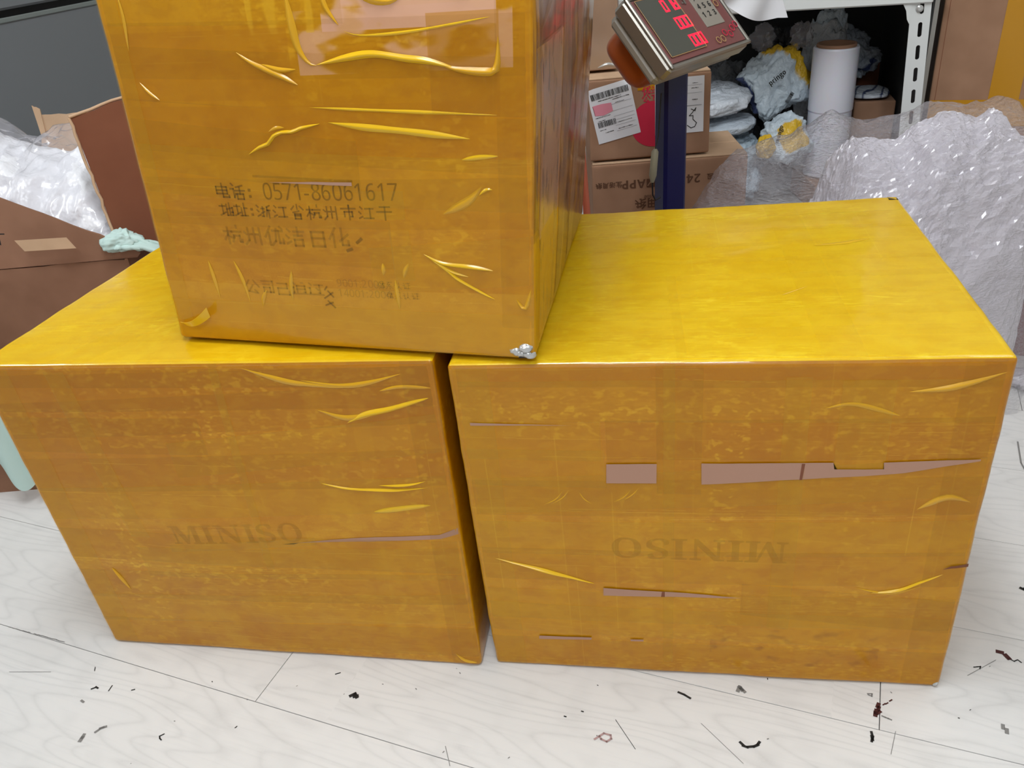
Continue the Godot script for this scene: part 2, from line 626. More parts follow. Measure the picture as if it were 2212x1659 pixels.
func floor_wood() -> StandardMaterial3D:
	var w := 1024
	var h := 256
	var a := noise(11, 0.006, 2).get_image(w / 4, h, false, false, false)
	a.convert(Image.FORMAT_L8)
	a.resize(w, h, Image.INTERPOLATE_CUBIC)
	var b := noise(12, 0.11, 3).get_image(w / 16, h, false, false, false)
	b.convert(Image.FORMAT_L8)
	b.resize(w, h, Image.INTERPOLATE_CUBIC)
	var c := noise(13, 0.012, 3).get_image(w, h, false, false, false)
	c.convert(Image.FORMAT_L8)
	var da := a.get_data()
	var db := b.get_data()
	var dc := c.get_data()
	var o := PackedByteArray()
	o.resize(w * h * 3)
	var bo := PackedByteArray()
	bo.resize(w * h)
	for i in w * h:
		var y := i / w
		var f := (da[i] / 255.0 * 9.0 + y / 256.0 * 7.0)
		f = f - floorf(f)
		var line := pow(1.0 - absf(f * 2.0 - 1.0), 5.0)
		var v := 0.86 - 0.04 * line - 0.06 * maxf(0.0, db[i] / 255.0 - 0.55) - 0.07 * maxf(0.0, dc[i] / 255.0 - 0.5)
		o[i * 3] = int(v * 255.0)
		o[i * 3 + 1] = int(v * 253.0)
		o[i * 3 + 2] = int(v * 251.0)
		bo[i] = int(clampf(190.0 - 120.0 * line - db[i] * 0.25, 0.0, 255.0))
	var m := mat(Color.WHITE, 0.5)
	m.albedo_texture = ImageTexture.create_from_image(Image.create_from_data(w, h, false, Image.FORMAT_RGB8, o))
	m.heightmap_enabled = true
	m.heightmap_texture = ImageTexture.create_from_image(Image.create_from_data(w, h, false, Image.FORMAT_L8, bo))
	m.heightmap_scale = 0.02
	return m


# ---------------------------------------------------------------- room
const RX0 := -3.0
const RX1 := 2.4
const RZ0 := -3.1
const RZ1 := 2.4
const CEIL := 2.7


func wall_box(called: String, label: String, c: Vector3, s: Vector3, m: Material) -> void:
	var st := sts()
	box(st, c, s, Transform3D(), 0.0)
	var o := put(called, st, m, self)
	tag(o, label, "", "", "structure")


func room() -> void:
	wall_box("wall_back", "plain pale wall behind the shelf and cabinet", Vector3(-0.3, CEIL / 2, RZ0 - 0.06), Vector3(5.64, CEIL, 0.12), M.wall)
	wall_box("wall_front", "plain pale wall behind the viewer", Vector3(-0.3, CEIL / 2, RZ1 + 0.06), Vector3(5.64, CEIL, 0.12), M.wall)
	wall_box("wall_left", "plain pale wall on the left side of the room", Vector3(RX0 - 0.06, CEIL / 2, -0.35), Vector3(0.12, CEIL, 5.5), M.wall)
	wall_box("wall_right", "plain pale wall on the right side of the room", Vector3(RX1 + 0.06, CEIL / 2, -0.35), Vector3(0.12, CEIL, 5.5), M.wall)
	wall_box("ceiling", "plain white ceiling with lamp panels", Vector3(-0.3, CEIL + 0.06, -0.35), Vector3(5.64, 0.12, 5.74), M.wall)
	var fl := structure("floor", "white washed wood plank floor with dark scuffs and thin joints")
	var st := sts()
	box(st, Vector3(-0.3, -0.08, -0.35), Vector3(5.64, 0.14, 5.74), Transform3D(), 0.0)
	put("subfloor", st, M.joint, fl)
	# planks: rows run at 24 degrees, joints taken from the photograph's rows
	var along := Vector2(0.914, 0.405)
	var across := Vector2(-0.405, 0.914)
	var room_rect := PackedVector2Array([Vector2(RX0, RZ0), Vector2(RX1, RZ0), Vector2(RX1, RZ1), Vector2(RX0, RZ1)])
	var start := {-4: 0.115, -3: -0.772, -2: -0.25}
	for row in range(-19, 17):
		var n0 := -0.66 + 0.2325 * (row + 3)
		var j: float = start.get(row, fmod(row * 0.47 + 20.0, 1.22))
		for k in range(-5, 5):
			var t0 := j + 1.22 * k
			var g := 0.0006
			var poly := PackedVector2Array()
			for q in [Vector2(t0 + g, n0 - 0.2325 + g), Vector2(t0 + 1.22 - g, n0 - 0.2325 + g), Vector2(t0 + 1.22 - g, n0 - g), Vector2(t0 + g, n0 - g)]:
				poly.append(along * q.x + across * q.y)
			for piece in Geometry2D.intersect_polygons(poly, room_rect):
				if piece.size() >= 3:
					plank(fl, piece, along, across, t0, n0)
	scuffs(fl)


func plank(fl: Node3D, poly: PackedVector2Array, along: Vector2, across: Vector2, t0: float, n0: float) -> void:
	var st := sts()
	st.set_smooth_group(-1)
	if Geometry2D.is_polygon_clockwise(poly):
		poly.reverse()
	var off := Vector2(rng.randf(), float(rng.randi() % 8) / 8.0)
	var c := Vector2.ZERO
	for p in poly:
		c += p / poly.size()
	var V := func(p: Vector2, inset: float, y: float) -> Vector3:
		var q := p + (c - p).normalized() * inset
		return Vector3(q.x, y, q.y)
	var W := func(p: Vector3) -> void:
		var q := Vector2(p.x, p.z)
		st.set_uv(Vector2((q.dot(along) - t0) / 1.22, (q.dot(across) - n0) / 0.2325) + off)
		st.add_vertex(p)
	var n := poly.size()
	for i in range(1, n - 1):
		for p in [poly[0], poly[i], poly[i + 1]]:
			W.call(V.call(p, 0.0008, 0.0))
	for i in n:
		var a := poly[i]
		var b := poly[(i + 1) % n]
		for q in [V.call(a, 0.0, -0.0005), V.call(b, 0.0, -0.0005), V.call(b, 0.0008, 0.0), V.call(a, 0.0, -0.0005), V.call(b, 0.0008, 0.0), V.call(a, 0.0008, 0.0)]:
			W.call(q)
		for q in [V.call(a, 0.0, -0.009), V.call(b, 0.0, -0.009), V.call(b, 0.0, -0.0005), V.call(a, 0.0, -0.009), V.call(b, 0.0, -0.0005), V.call(a, 0.0, -0.0005)]:
			W.call(q)
	put("plank", st, M.floor, fl)


func floor_at(x: float, y: float) -> Array:
	return [Vector3(x, 0.0006, -y), Vector3.UP]


func scuff(fl: Node3D, m: Material, pts: Array, w: float, ragged := 0.0) -> void:
	var st := sts()
	for i in pts.size() - 1:
		var a := Vector2(pts[i].x, -pts[i].y)
		var b := Vector2(pts[i + 1].x, -pts[i + 1].y)
		var n := maxi(1, int(a.distance_to(b) / 0.004)) if ragged > 0.0 else 1
		for k in n:
			var p := a.lerp(b, float(k) / n)
			var q := a.lerp(b, float(k + 1) / n)
			if ragged > 0.0 and rng.randf() < 0.18:
				continue
			var r := Vector2(rng.randf() - 0.5, rng.randf() - 0.5) * ragged
			bar(st, p + r, q + r, w * (1.0 - 0.5 * ragged * 200.0 * rng.randf() * 0.5), floor_at)
	put("scuff_mark", st, m, fl, false)


# ---------------------------------------------------------------- the three big taped cartons
class Carton:
	var c := []          # fbl fbr ftl ftr bbl bbr btl btr
	var dim := Vector3.ONE
	var r := 0.007
	var bulge := Vector3(0.006, 0.004, 0.006)
	var ax := []
	var n1: FastNoiseLite
	var n2: FastNoiseLite
	var n3: FastNoiseLite
	var rough := 1.0

	func _init(corners: Array, sd: int) -> void:
		c = corners
		dim = Vector3((c[1] - c[0]).length(), (c[2] - c[0]).length(), (c[4] - c[0]).length())
		ax = [(c[1] - c[0]).normalized(), (c[2] - c[0]).normalized(), (c[4] - c[0]).normalized()]
		n1 = FastNoiseLite.new()
		n1.seed = sd
		n1.frequency = 4.0
		n2 = FastNoiseLite.new()
		n2.seed = sd + 1
		n2.frequency = 17.0
		n3 = FastNoiseLite.new()
		n3.seed = sd + 2
		n3.frequency = 55.0

	func size(face: String) -> Vector2:
		if face in ["F", "K"]:
			return Vector2(dim.x, dim.y)
		if face in ["T", "B"]:
			return Vector2(dim.x, dim.z)
		return Vector2(dim.z, dim.y)

	func at(face: String, u: float, v: float, off := 0.0) -> Array:
		var q := Vector3.ZERO
		match face:
			"F": q = Vector3(u * dim.x, v * dim.y, 0.0)
			"K": q = Vector3((1.0 - u) * dim.x, v * dim.y, dim.z)
			"T": q = Vector3(u * dim.x, dim.y, v * dim.z)
			"B": q = Vector3(u * dim.x, 0.0, (1.0 - v) * dim.z)
			"R": q = Vector3(dim.x, v * dim.y, u * dim.z)
			"L": q = Vector3(0.0, v * dim.y, (1.0 - u) * dim.z)
		var inner := q.clamp(Vector3.ONE * r, dim - Vector3.ONE * r)
		var n := (q - inner).normalized()
		var t := (inner + n * r) / dim
		var lo: Vector3 = (c[0] * (1.0 - t.x) + c[1] * t.x) * (1.0 - t.y) + (c[2] * (1.0 - t.x) + c[3] * t.x) * t.y
		var hi: Vector3 = (c[4] * (1.0 - t.x) + c[5] * t.x) * (1.0 - t.y) + (c[6] * (1.0 - t.x) + c[7] * t.x) * t.y
		var p := lo * (1.0 - t.z) + hi * t.z
		var w: Vector3 = (ax[0] * n.x + ax[1] * n.y + ax[2] * n.z).normalized()
		var sx := sin(PI * t.x)
		var sy := sin(PI * t.y)
		var sz := sin(PI * t.z)
		var b := n.x * n.x * sy * sz * bulge.x + n.y * n.y * sx * sz * bulge.y + n.z * n.z * sx * sy * bulge.z
		if n.y < -0.5:
			b = 0.0
		else:
			b += (n1.get_noise_3dv(p) * 0.0022 + n2.get_noise_3dv(p) * 0.0007 + n3.get_noise_3dv(p) * 0.00016) * rough
		return [p + w * (b + off), w]


func steps(length: float, r: float) -> Array:
	var a := []
	for f in [0.0, 0.25, 0.55, 0.8, 1.0, 1.7]:
		a.append(f * r / length)
	var n := int(length / 0.009)
	for i in range(1, n):
		var x := float(i) / n
		if x > 2.0 * r / length and x < 1.0 - 2.0 * r / length:
			a.append(x)
	for f in [1.7, 1.0, 0.8, 0.55, 0.25, 0.0]:
		a.append(1.0 - f * r / length)
	return a


func carton_body(k: Carton, parent: Node, m: Material, atlas: Dictionary) -> void:
	var st := sts()
	st.set_smooth_group(0)
	for face in ["F", "T", "R", "L", "K", "B"]:
		var s := k.size(face)
		var us := steps(s.x, k.r)
		var vs := steps(s.y, k.r)
		var reg: Rect2 = atlas[face]
		var grid := []
		for v in vs:
			for u in us:
				grid.append(k.at(face, u, v)[0])
		var w := us.size()
		for j in vs.size() - 1:
			for i in w - 1:
				for o in [[0, 0], [1, 1], [1, 0], [0, 0], [0, 1], [1, 1]]:
					var a: int = i + o[0]
					var b: int = j + o[1]
					st.set_uv(reg.position + Vector2(us[a], 1.0 - vs[b]) * reg.size)
					st.add_vertex(grid[b * w + a])
	put("body", st, m, parent)


# a length of tape lying on a face: lower edge from (u0, v0) to (u1, v1), metres wide
func strip(k: Carton, parent: Node, face: String, u0: float, v0: float, u1: float, v1: float, wide: float, m: Material, off := 0.0004, upright := false, jag := false) -> void:
	var s := k.size(face)
	var st := sts()
	st.set_smooth_group(0)
	var a := Vector2(u0, v0)
	var b := Vector2(u1, v1)
	var side := Vector2(wide / s.x, 0.0) if upright else Vector2(0.0, wide / s.y)
	var n := maxi(2, int(((b - a) * s).length() / 0.012))
	var nw := 7
	var ends := [0.0, 0.0]
	var P := func(i: int, j: int) -> Vector3:
		var t := float(i) / n
		var q := a.lerp(b, t) + side * (float(j) / nw)
		if jag and (i == 0 or i == n):
			q += (b - a).normalized() * (0.0035 if j % 2 == 0 else -0.001)
		q = q.clamp(Vector2(0.001, 0.001), Vector2(0.999, 0.999))
		return k.at(face, q.x, q.y, off)[0]
	var grid := []
	for j in nw + 1:
		for i in n + 1:
			grid.append(P.call(i, j))
	for j in nw:
		for i in n:
			var p := j * (n + 1) + i
			if upright:
				quad(st, grid[p], grid[p + n + 1], grid[p + n + 2], grid[p + 1])
			else:
				quad(st, grid[p], grid[p + 1], grid[p + n + 2], grid[p + n + 1])
	put("tape_strip", st, m, parent)


# a raised crease in the tape
func ridge(k: Carton, parent: Node, face: String, pts: Array, wide: float, high: float, m: Material, called := "tape_wrinkle") -> void:
	var s := k.size(face)
	var cv := Curve2D.new()
	for i in pts.size():
		var d: Vector2 = (pts[mini(i + 1, pts.size() - 1)] - pts[maxi(i - 1, 0)]) * s / 6.0
		cv.add_point(pts[i] * s, -d, d)
	cv.bake_interval = 0.003
	var n := maxi(6, int(cv.get_baked_length() / 0.006))
	var st := sts()
	st.set_smooth_group(0)
	var rows := []
	for i in n + 1:
		var l := cv.get_baked_length() * i / n
		var p := cv.sample_baked(l)
		var d := (cv.sample_baked(minf(l + 0.004, cv.get_baked_length())) - cv.sample_baked(maxf(l - 0.004, 0.0))).normalized()
		var nn := Vector2(-d.y, d.x)
		var taper := pow(sin(PI * clampf((i + 0.15) / (n + 0.3), 0.0, 1.0)), 0.7) * (0.9 + 0.15 * sin(i * 0.41 + wide * 900.0))
		var row := []
		for j in 7:
			var x := (j - 3) / 3.0
			var q := (p + nn * wide * 0.36 * x * taper) / s
			q = q.clamp(Vector2(0.001, 0.001), Vector2(0.999, 0.999))
			row.append(k.at(face, q.x, q.y, 0.0003 + 0.75 * high * taper * pow(cos(x * PI / 2.0), 1.5))[0])
		rows.append(row)
	for i in n:
		for j in 6:
			quad(st, rows[i][j], rows[i + 1][j], rows[i + 1][j + 1], rows[i][j + 1])
	put(called, st, m, parent)


func patch(k: Carton, parent: Node, face: String, pts: Array, m: Material, called: String, off := 0.0006) -> void:
	var s := k.size(face)
	var st := sts()
	# cut the outline into small cells so that it follows the face
	var poly := PackedVector2Array()
	var lo := Vector2(9, 9)
	var hi := Vector2(-9, -9)
	for p in pts:
		poly.append(p)
		lo = lo.min(p)
		hi = hi.max(p)
	var n := maxi(1, int((hi.x - lo.x) * s.x / 0.012))
	for i in n:
		var x0 := lerpf(lo.x, hi.x, float(i) / n)
		var x1 := lerpf(lo.x, hi.x, float(i + 1) / n)
		for piece in Geometry2D.intersect_polygons(poly, PackedVector2Array([Vector2(x0, lo.y - 1), Vector2(x1, lo.y - 1), Vector2(x1, hi.y + 1), Vector2(x0, hi.y + 1)])):
			if Geometry2D.is_polygon_clockwise(piece):
				piece.reverse()
			flat(st, Array(piece), func(x: float, y: float) -> Array: return k.at(face, x, y, off))
	put(called, st, m, parent, false)


func print_at(k: Carton, face: String, o: Vector2, turn: float, off := 0.0009) -> Callable:
	var s := k.size(face)
	return func(x: float, y: float) -> Array:
		var p := o + Vector2(x, y).rotated(turn) / s
		return k.at(face, clampf(p.x, 0.001, 0.999), clampf(p.y, 0.001, 0.999), off)


# glossy tape folded over the top front edge
func edge_tape(k: Carton, parent: Node) -> void:
	var st := sts()
	var pts := []
	for i in 61:
		pts.append(k.at("F", 0.005 + 0.99 * i / 60.0, 0.9998, -0.0036)[0])
	tube(st, pts, [0.0046], 20)
	put("edge_tape", st, M.film_edge, parent)


func pairs(t: String) -> Array:   # "x,y x,y" to points
	var a := []
	for p in t.split(" ", false):
		var q := p.split(",")
		a.append(Vector2(q[0].to_float(), q[1].to_float()))
	return a


func atlas_material(faces: Dictionary, rough: float, sd: int, side_rough := -1.0) -> Array:
	var W := 2048
	var H := 1664
	var at := {"F": Vector2i(0, 0), "T": Vector2i(0, 900), "R": Vector2i(1000, 0)}
	var im := Image.create(W, H, false, Image.FORMAT_RGBA8)
	im.fill(Color(0.6, 0.4, 0.1))
	var reg := {}
	for f in faces:
		var t: Image = faces[f]
		im.blit_rect(t, Rect2i(Vector2i.ZERO, t.get_size()), at[f])
		reg[f] = Rect2(Vector2(at[f]) / Vector2(W, H), Vector2(t.get_size()) / Vector2(W, H))
	for f in ["L", "K", "B"]:
		reg[f] = reg["F"]
	if not reg.has("R"):
		reg["R"] = reg["F"]
	if not reg.has("T"):
		reg["T"] = reg["F"]
	im.convert(Image.FORMAT_RGB8)
	var m := mat(Color.WHITE, rough)
	m.albedo_texture = ImageTexture.create_from_image(im)
	m.metallic_specular = 0.3
	m.clearcoat_enabled = true
	m.clearcoat = 0.45
	m.clearcoat_roughness = 0.13
	if side_rough > 0.0:
		var ri := Image.create(256, 208, false, Image.FORMAT_L8)
		ri.fill(Color(rough, rough, rough))
		ri.fill_rect(Rect2i(122, 0, 134, 110), Color(side_rough, side_rough, side_rough))
		m.roughness = 1.0
		m.roughness_texture = ImageTexture.create_from_image(ri)
	return [m, reg]


func V3(a: float, b: float, c: float) -> Vector3:
	return Vector3(a, b, c)


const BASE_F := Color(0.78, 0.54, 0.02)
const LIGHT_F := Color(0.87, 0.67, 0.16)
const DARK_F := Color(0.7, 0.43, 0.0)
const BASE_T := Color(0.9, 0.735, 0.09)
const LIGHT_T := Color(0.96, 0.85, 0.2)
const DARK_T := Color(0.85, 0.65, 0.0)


func big_cartons() -> void:
	left_carton()
	right_carton()
	top_carton()


func left_carton() -> void:
	var k := Carton.new([V3(-0.711, 0, -1.07), V3(-0.087, 0, -0.945), V3(-0.735, TOP, -1.057), V3(-0.096, TOP, -0.954), V3(-0.60, 0, -1.53), V3(0.0, 0, -1.41), V3(-0.602, TOP, -1.515), V3(-0.005, TOP, -1.42)], 21)
	var t := thing("taped_carton", "left yellow taped carton on the floor, beside the open brown carton", "box", Vector3.ZERO, 0.0, "yellow taped cartons")
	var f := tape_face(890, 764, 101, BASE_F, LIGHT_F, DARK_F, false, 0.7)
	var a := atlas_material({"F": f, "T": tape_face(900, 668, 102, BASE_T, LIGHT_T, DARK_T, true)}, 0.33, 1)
	carton_body(k, t, a[0], a[1])
	var rows := [[0.935, 0.93, 0.0, 1.0, "a"], [0.86, 0.875, 0.0, 1.0, "c"], [0.775, 0.83, 0.0, 1.0, "c"], [0.735, 0.735, 0.0, 0.47, "a"], [0.66, 0.745, 0.38, 1.0, "b"], [0.6, 0.645, 0.0, 1.0, "c"], [0.5, 0.565, 0.0, 1.0, "b"], [0.36, 0.352, 0.0, 1.0, "a"], [0.3, 0.33, 0.2, 1.0, "b"], [0.2, 0.24, 0.0, 1.0, "a"], [0.1, 0.17, 0.0, 1.0, "b"], [0.005, 0.04, 0.0, 1.0, "a"]]
	var i := 0
	for r in rows:
		strip(k, t, "F", r[2], r[0], r[3], r[1], 0.06, M["strip_" + r[4]], 0.0003 + 0.00008 * i)
		i += 1
	strip(k, t, "F", 0.0, 0.0, 0.0, 1.0, 0.05, M.strip_b, 0.0014, true)
	strip(k, t, "F", 0.93, 0.0, 0.93, 1.0, 0.045, M.strip_c, 0.0015, true)
	strip(k, t, "F", 0.52, 0.35, 0.53, 1.0, 0.012, M.strip_b, 0.0016, true)
	strip(k, t, "F", 0.2, 0.45, 0.16, 0.98, 0.03, M.strip_b, 0.0016, true)
	for r in [[0.02, "a"], [0.13, "b"], [0.25, "b"], [0.37, "a"], [0.5, "b"], [0.63, "b"], [0.76, "a"], [0.87, "b"]]:
		strip(k, t, "T", 0.0, r[0], 1.0, r[0] + 0.01, 0.074, M.strip_t, 0.0004)
	strip(k, t, "T", 0.16, 0.0, 0.5, 0.98, 0.06, M.strip_t, 0.0007, true)
	ridge(k, t, "F", pairs("0.799,0.831 0.840,0.855 0.902,0.872 0.977,0.898"), 0.014, 0.006, M.bright)
	ridge(k, t, "F", pairs("0.74,0.868 0.80,0.845 0.87,0.86"), 0.012, 0.002, M.ridge)
	ridge(k, t, "F", pairs("0.708,0.649 0.773,0.632 0.866,0.629 0.944,0.636"), 0.008, 0.005, M.bright)
	ridge(k, t, "F", pairs("0.837,0.643 0.900,0.645 0.942,0.656"), 0.006, 0.004, M.bright)
	ridge(k, t, "F", pairs("0.103,0.321 0.116,0.277 0.126,0.236"), 0.008, 0.005, M.ridge)
	ridge(k, t, "F", pairs("0.814,0.558 0.879,0.571 0.943,0.581"), 0.016, 0.002, M.bright)
	ridge(k, t, "F", pairs("0.60,0.985 0.70,0.945 0.82,0.93"), 0.012, 0.002, M.ridge)
	ridge(k, t, "F", pairs("0.72,0.95 0.82,0.935 0.93,0.965"), 0.010, 0.002, M.ridge)
	ridge(k, t, "F", pairs("0.88,0.92 0.92,0.93 0.985,0.925"), 0.010, 0.002, M.ridge)
	patch(k, t, "F", pairs("0.61,0.4475 0.70,0.4535 0.789,0.457 0.952,0.47 0.995,0.486 0.995,0.506 0.952,0.484 0.789,0.471 0.70,0.4615"), M.gap, "bare_cardboard")
	patch(k, t, "F", pairs("0.575,0.441 0.605,0.4425 0.618,0.4475 0.60,0.4455"), M.black, "tape_split")
	var st := sts()
	glyphs(st, "MINISO", "Droid Serif", 0.034, print_at(k, "F", Vector2(0.305, 0.43), 0.06), true, 1.15)
	put("printed_text", st, M.ink_ghost, t, false)
	patch(k, t, "F", pairs("0.29,0.425 0.66,0.468 0.66,0.442 0.29,0.4"), M.strip_b, "tape_strip", 0.0012)
	strip(k, t, "T", 0.2, 0.6, 0.33, 0.72, 0.06, M.film_clear, 0.0009)
	edge_tape(k, t)
	# folded corner at the lower right
	ridge(k, t, "F", pairs("0.94,0.045 0.96,0.02 0.99,0.015"), 0.012, 0.004, M.ridge, "folded_corner")


func right_carton() -> void:
	var k := Carton.new([V3(-0.064, 0, -0.949), V3(0.58, 0, -0.83), V3(-0.080, TOP, -0.938), V3(0.579, TOP, -0.833), V3(0.03, 0, -1.49), V3(0.67, 0, -1.39), V3(0.020, TOP, -1.471), V3(0.688, TOP, -1.401)], 41)
	var t := thing("taped_carton", "right yellow taped carton on the floor, with bare brown gaps across its front", "box", Vector3.ZERO, 0.0, "yellow taped cartons")
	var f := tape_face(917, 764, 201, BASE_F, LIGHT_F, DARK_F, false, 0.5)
	over(f, smooth_alpha(noise(77, 0.02, 2), 180, 110, 1.0, 1.0, 0.3, 0.6, DARK_F, 0.55), Vector2i(int(0.56 * 917), int(0.14 * 764)))
	over(f, smooth_alpha(noise(78, 0.022, 3), 330, 110, 1.6, 1.0, 0.55, 0.85, Color(0.5, 0.28, 0.08), 0.4), Vector2i(int(0.5 * 917), int(0.8 * 764)))
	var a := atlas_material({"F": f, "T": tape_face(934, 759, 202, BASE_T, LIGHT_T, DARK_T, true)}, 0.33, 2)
	carton_body(k, t, a[0], a[1])
	var rows := [[0.94, 0.93, 0.0, 1.0, "c"], [0.845, 0.84, 0.0, 1.0, "b"], [0.738, 0.745, 0.29, 1.0, "a"], [0.655, 0.655, 0.0, 0.285, "b"], [0.735, 0.735, 0.0, 0.28, "b"], [0.56, 0.585, 0.0, 1.0, "a"], [0.565, 0.64, 0.02, 1.0, "b"], [0.43, 0.459, 0.0, 1.0, "b"], [0.34, 0.36, 0.0, 1.0, "a"], [0.195, 0.21, 0.0, 1.0, "b"], [0.245, 0.2, 0.56, 1.0, "a"], [0.145, 0.14, 0.0, 1.0, "b"], [0.01, 0.02, 0.0, 1.0, "a"]]
	var i := 0
	for r in rows:
		strip(k, t, "F", r[2], r[0], r[3], r[1], 0.06, M["strip_" + r[4]], 0.0003 + 0.00008 * i, false, r[3] == 0.285)
		i += 1
	strip(k, t, "F", 0.386, 0.64, 0.386, 0.998, 0.056, M.strip_a, 0.0016, true)
	strip(k, t, "F", 0.396, 0.05, 0.4, 0.998, 0.014, M.strip_b, 0.0017, true)
	strip(k, t, "F", 0.0, 0.0, 0.0, 1.0, 0.05, M.strip_b, 0.0014, true)
	strip(k, t, "F", 0.915, 0.0, 0.915, 1.0, 0.056, M.strip_c, 0.0015, true)
	strip(k, t, "F", 0.715, 0.719, 0.715, 0.95, 0.06, M.strip_b, 0.0018, true)
	strip(k, t, "F", 0.617, 0.2, 0.617, 0.96, 0.03, M.strip_b, 0.0018, true)
	for r in [[0.01, "b"], [0.1, "a"], [0.2, "b"], [0.31, "b"], [0.41, "a"], [0.52, "b"], [0.63, "c"], [0.74, "a"], [0.87, "c"]]:
		strip(k, t, "T", 0.0, r[0], 1.0, r[0] + 0.008, 0.074, M.strip_t, 0.0004)
	strip(k, t, "T", 0.425, 0.0, 0.41, 0.45, 0.012, M.strip_t, 0.0007, true)
	strip(k, t, "T", 0.68, 0.0, 0.66, 0.98, 0.05, M.strip_t, 0.0008, true)
	edge_tape(k, t)
	ridge(k, t, "T", pairs("0.641,0.319 0.67,0.342 0.696,0.362"), 0.003, 0.0006, M.bright)
	ridge(k, t, "T", pairs("0.74,0.62 0.8,0.635 0.87,0.66"), 0.012, 0.001, M.bright)
	ridge(k, t, "F", pairs("0.038,0.412 0.097,0.392 0.176,0.363 0.250,0.338"), 0.010, 0.006, M.bright)
	ridge(k, t, "F", pairs("0.821,0.333 0.874,0.345 0.916,0.374 0.953,0.398"), 0.008, 0.005, M.bright)
	ridge(k, t, "F", pairs("0.79,0.35 0.86,0.332 0.92,0.362"), 0.006, 0.002, M.ridge)
	for w in ["0.157,0.598 0.182,0.616 0.197,0.641", "0.175,0.603 0.197,0.622 0.21,0.645", "0.232,0.64 0.24,0.62 0.255,0.605", "0.30,0.612 0.322,0.63 0.334,0.65", "0.318,0.618 0.338,0.636 0.35,0.655"]:
		ridge(k, t, "F", pairs(w), 0.004, 0.0012, M.ridge)
	ridge(k, t, "F", pairs("0.83,0.92 0.9,0.93 0.985,0.965"), 0.012, 0.003, M.ridge)
	ridge(k, t, "F", pairs("0.88,0.6 0.93,0.635 0.975,0.62"), 0.014, 0.002, M.ridge)
	ridge(k, t, "F", pairs("0.69,0.88 0.74,0.89 0.82,0.86"), 0.010, 0.0012, M.ridge)
	for g in ["0.029,0.842 0.029,0.834 0.15,0.8365 0.231,0.8365", "0.289,0.728 0.287,0.672 0.385,0.671 0.386,0.728", "0.471,0.731 0.472,0.670 0.6,0.683 0.843,0.707 0.974,0.739 0.974,0.744 0.804,0.737 0.806,0.719 0.717,0.718 0.714,0.736", "0.269,0.326 0.268,0.298 0.42,0.302 0.560,0.306 0.492,0.314 0.40,0.319", "0.114,0.129 0.113,0.116 0.234,0.125 0.235,0.134", "0.323,0.134 0.323,0.127 0.352,0.128 0.352,0.135"]:
		patch(k, t, "F", pairs(g), M.gap, "bare_cardboard", 0.0019)
	patch(k, t, "F", pairs("0.655,0.687 0.66,0.688 0.663,0.733 0.657,0.733"), M.kraft_dark, "cardboard_tear", 0.0022)
	patch(k, t, "F", pairs("0.392,0.301 0.40,0.301 0.40,0.319 0.394,0.319"), M.kraft_dark, "cardboard_tear", 0.0022)
	patch(k, t, "F", pairs("0.95,0.417 0.97,0.422 0.998,0.424 0.998,0.434 0.965,0.428"), M.kraft_dark, "cardboard_tear", 0.0022)
	var st := sts()
	glyphs(st, "MINISO", "Droid Serif", 0.036, print_at(k, "F", Vector2(0.65, 0.497), PI - 0.01), true, 1.22)
	put("printed_text", st, M.ink_ghost, t, false)
	patch(k, t, "T", pairs("0.972,0.968 0.996,0.968 0.996,0.996 0.972,0.996"), M.black, "torn_corner", 0.001)
	ridge(k, t, "F", pairs("0.985,0.004 0.99,0.012 0.996,0.018"), 0.008, 0.003, M.foil, "torn_corner")


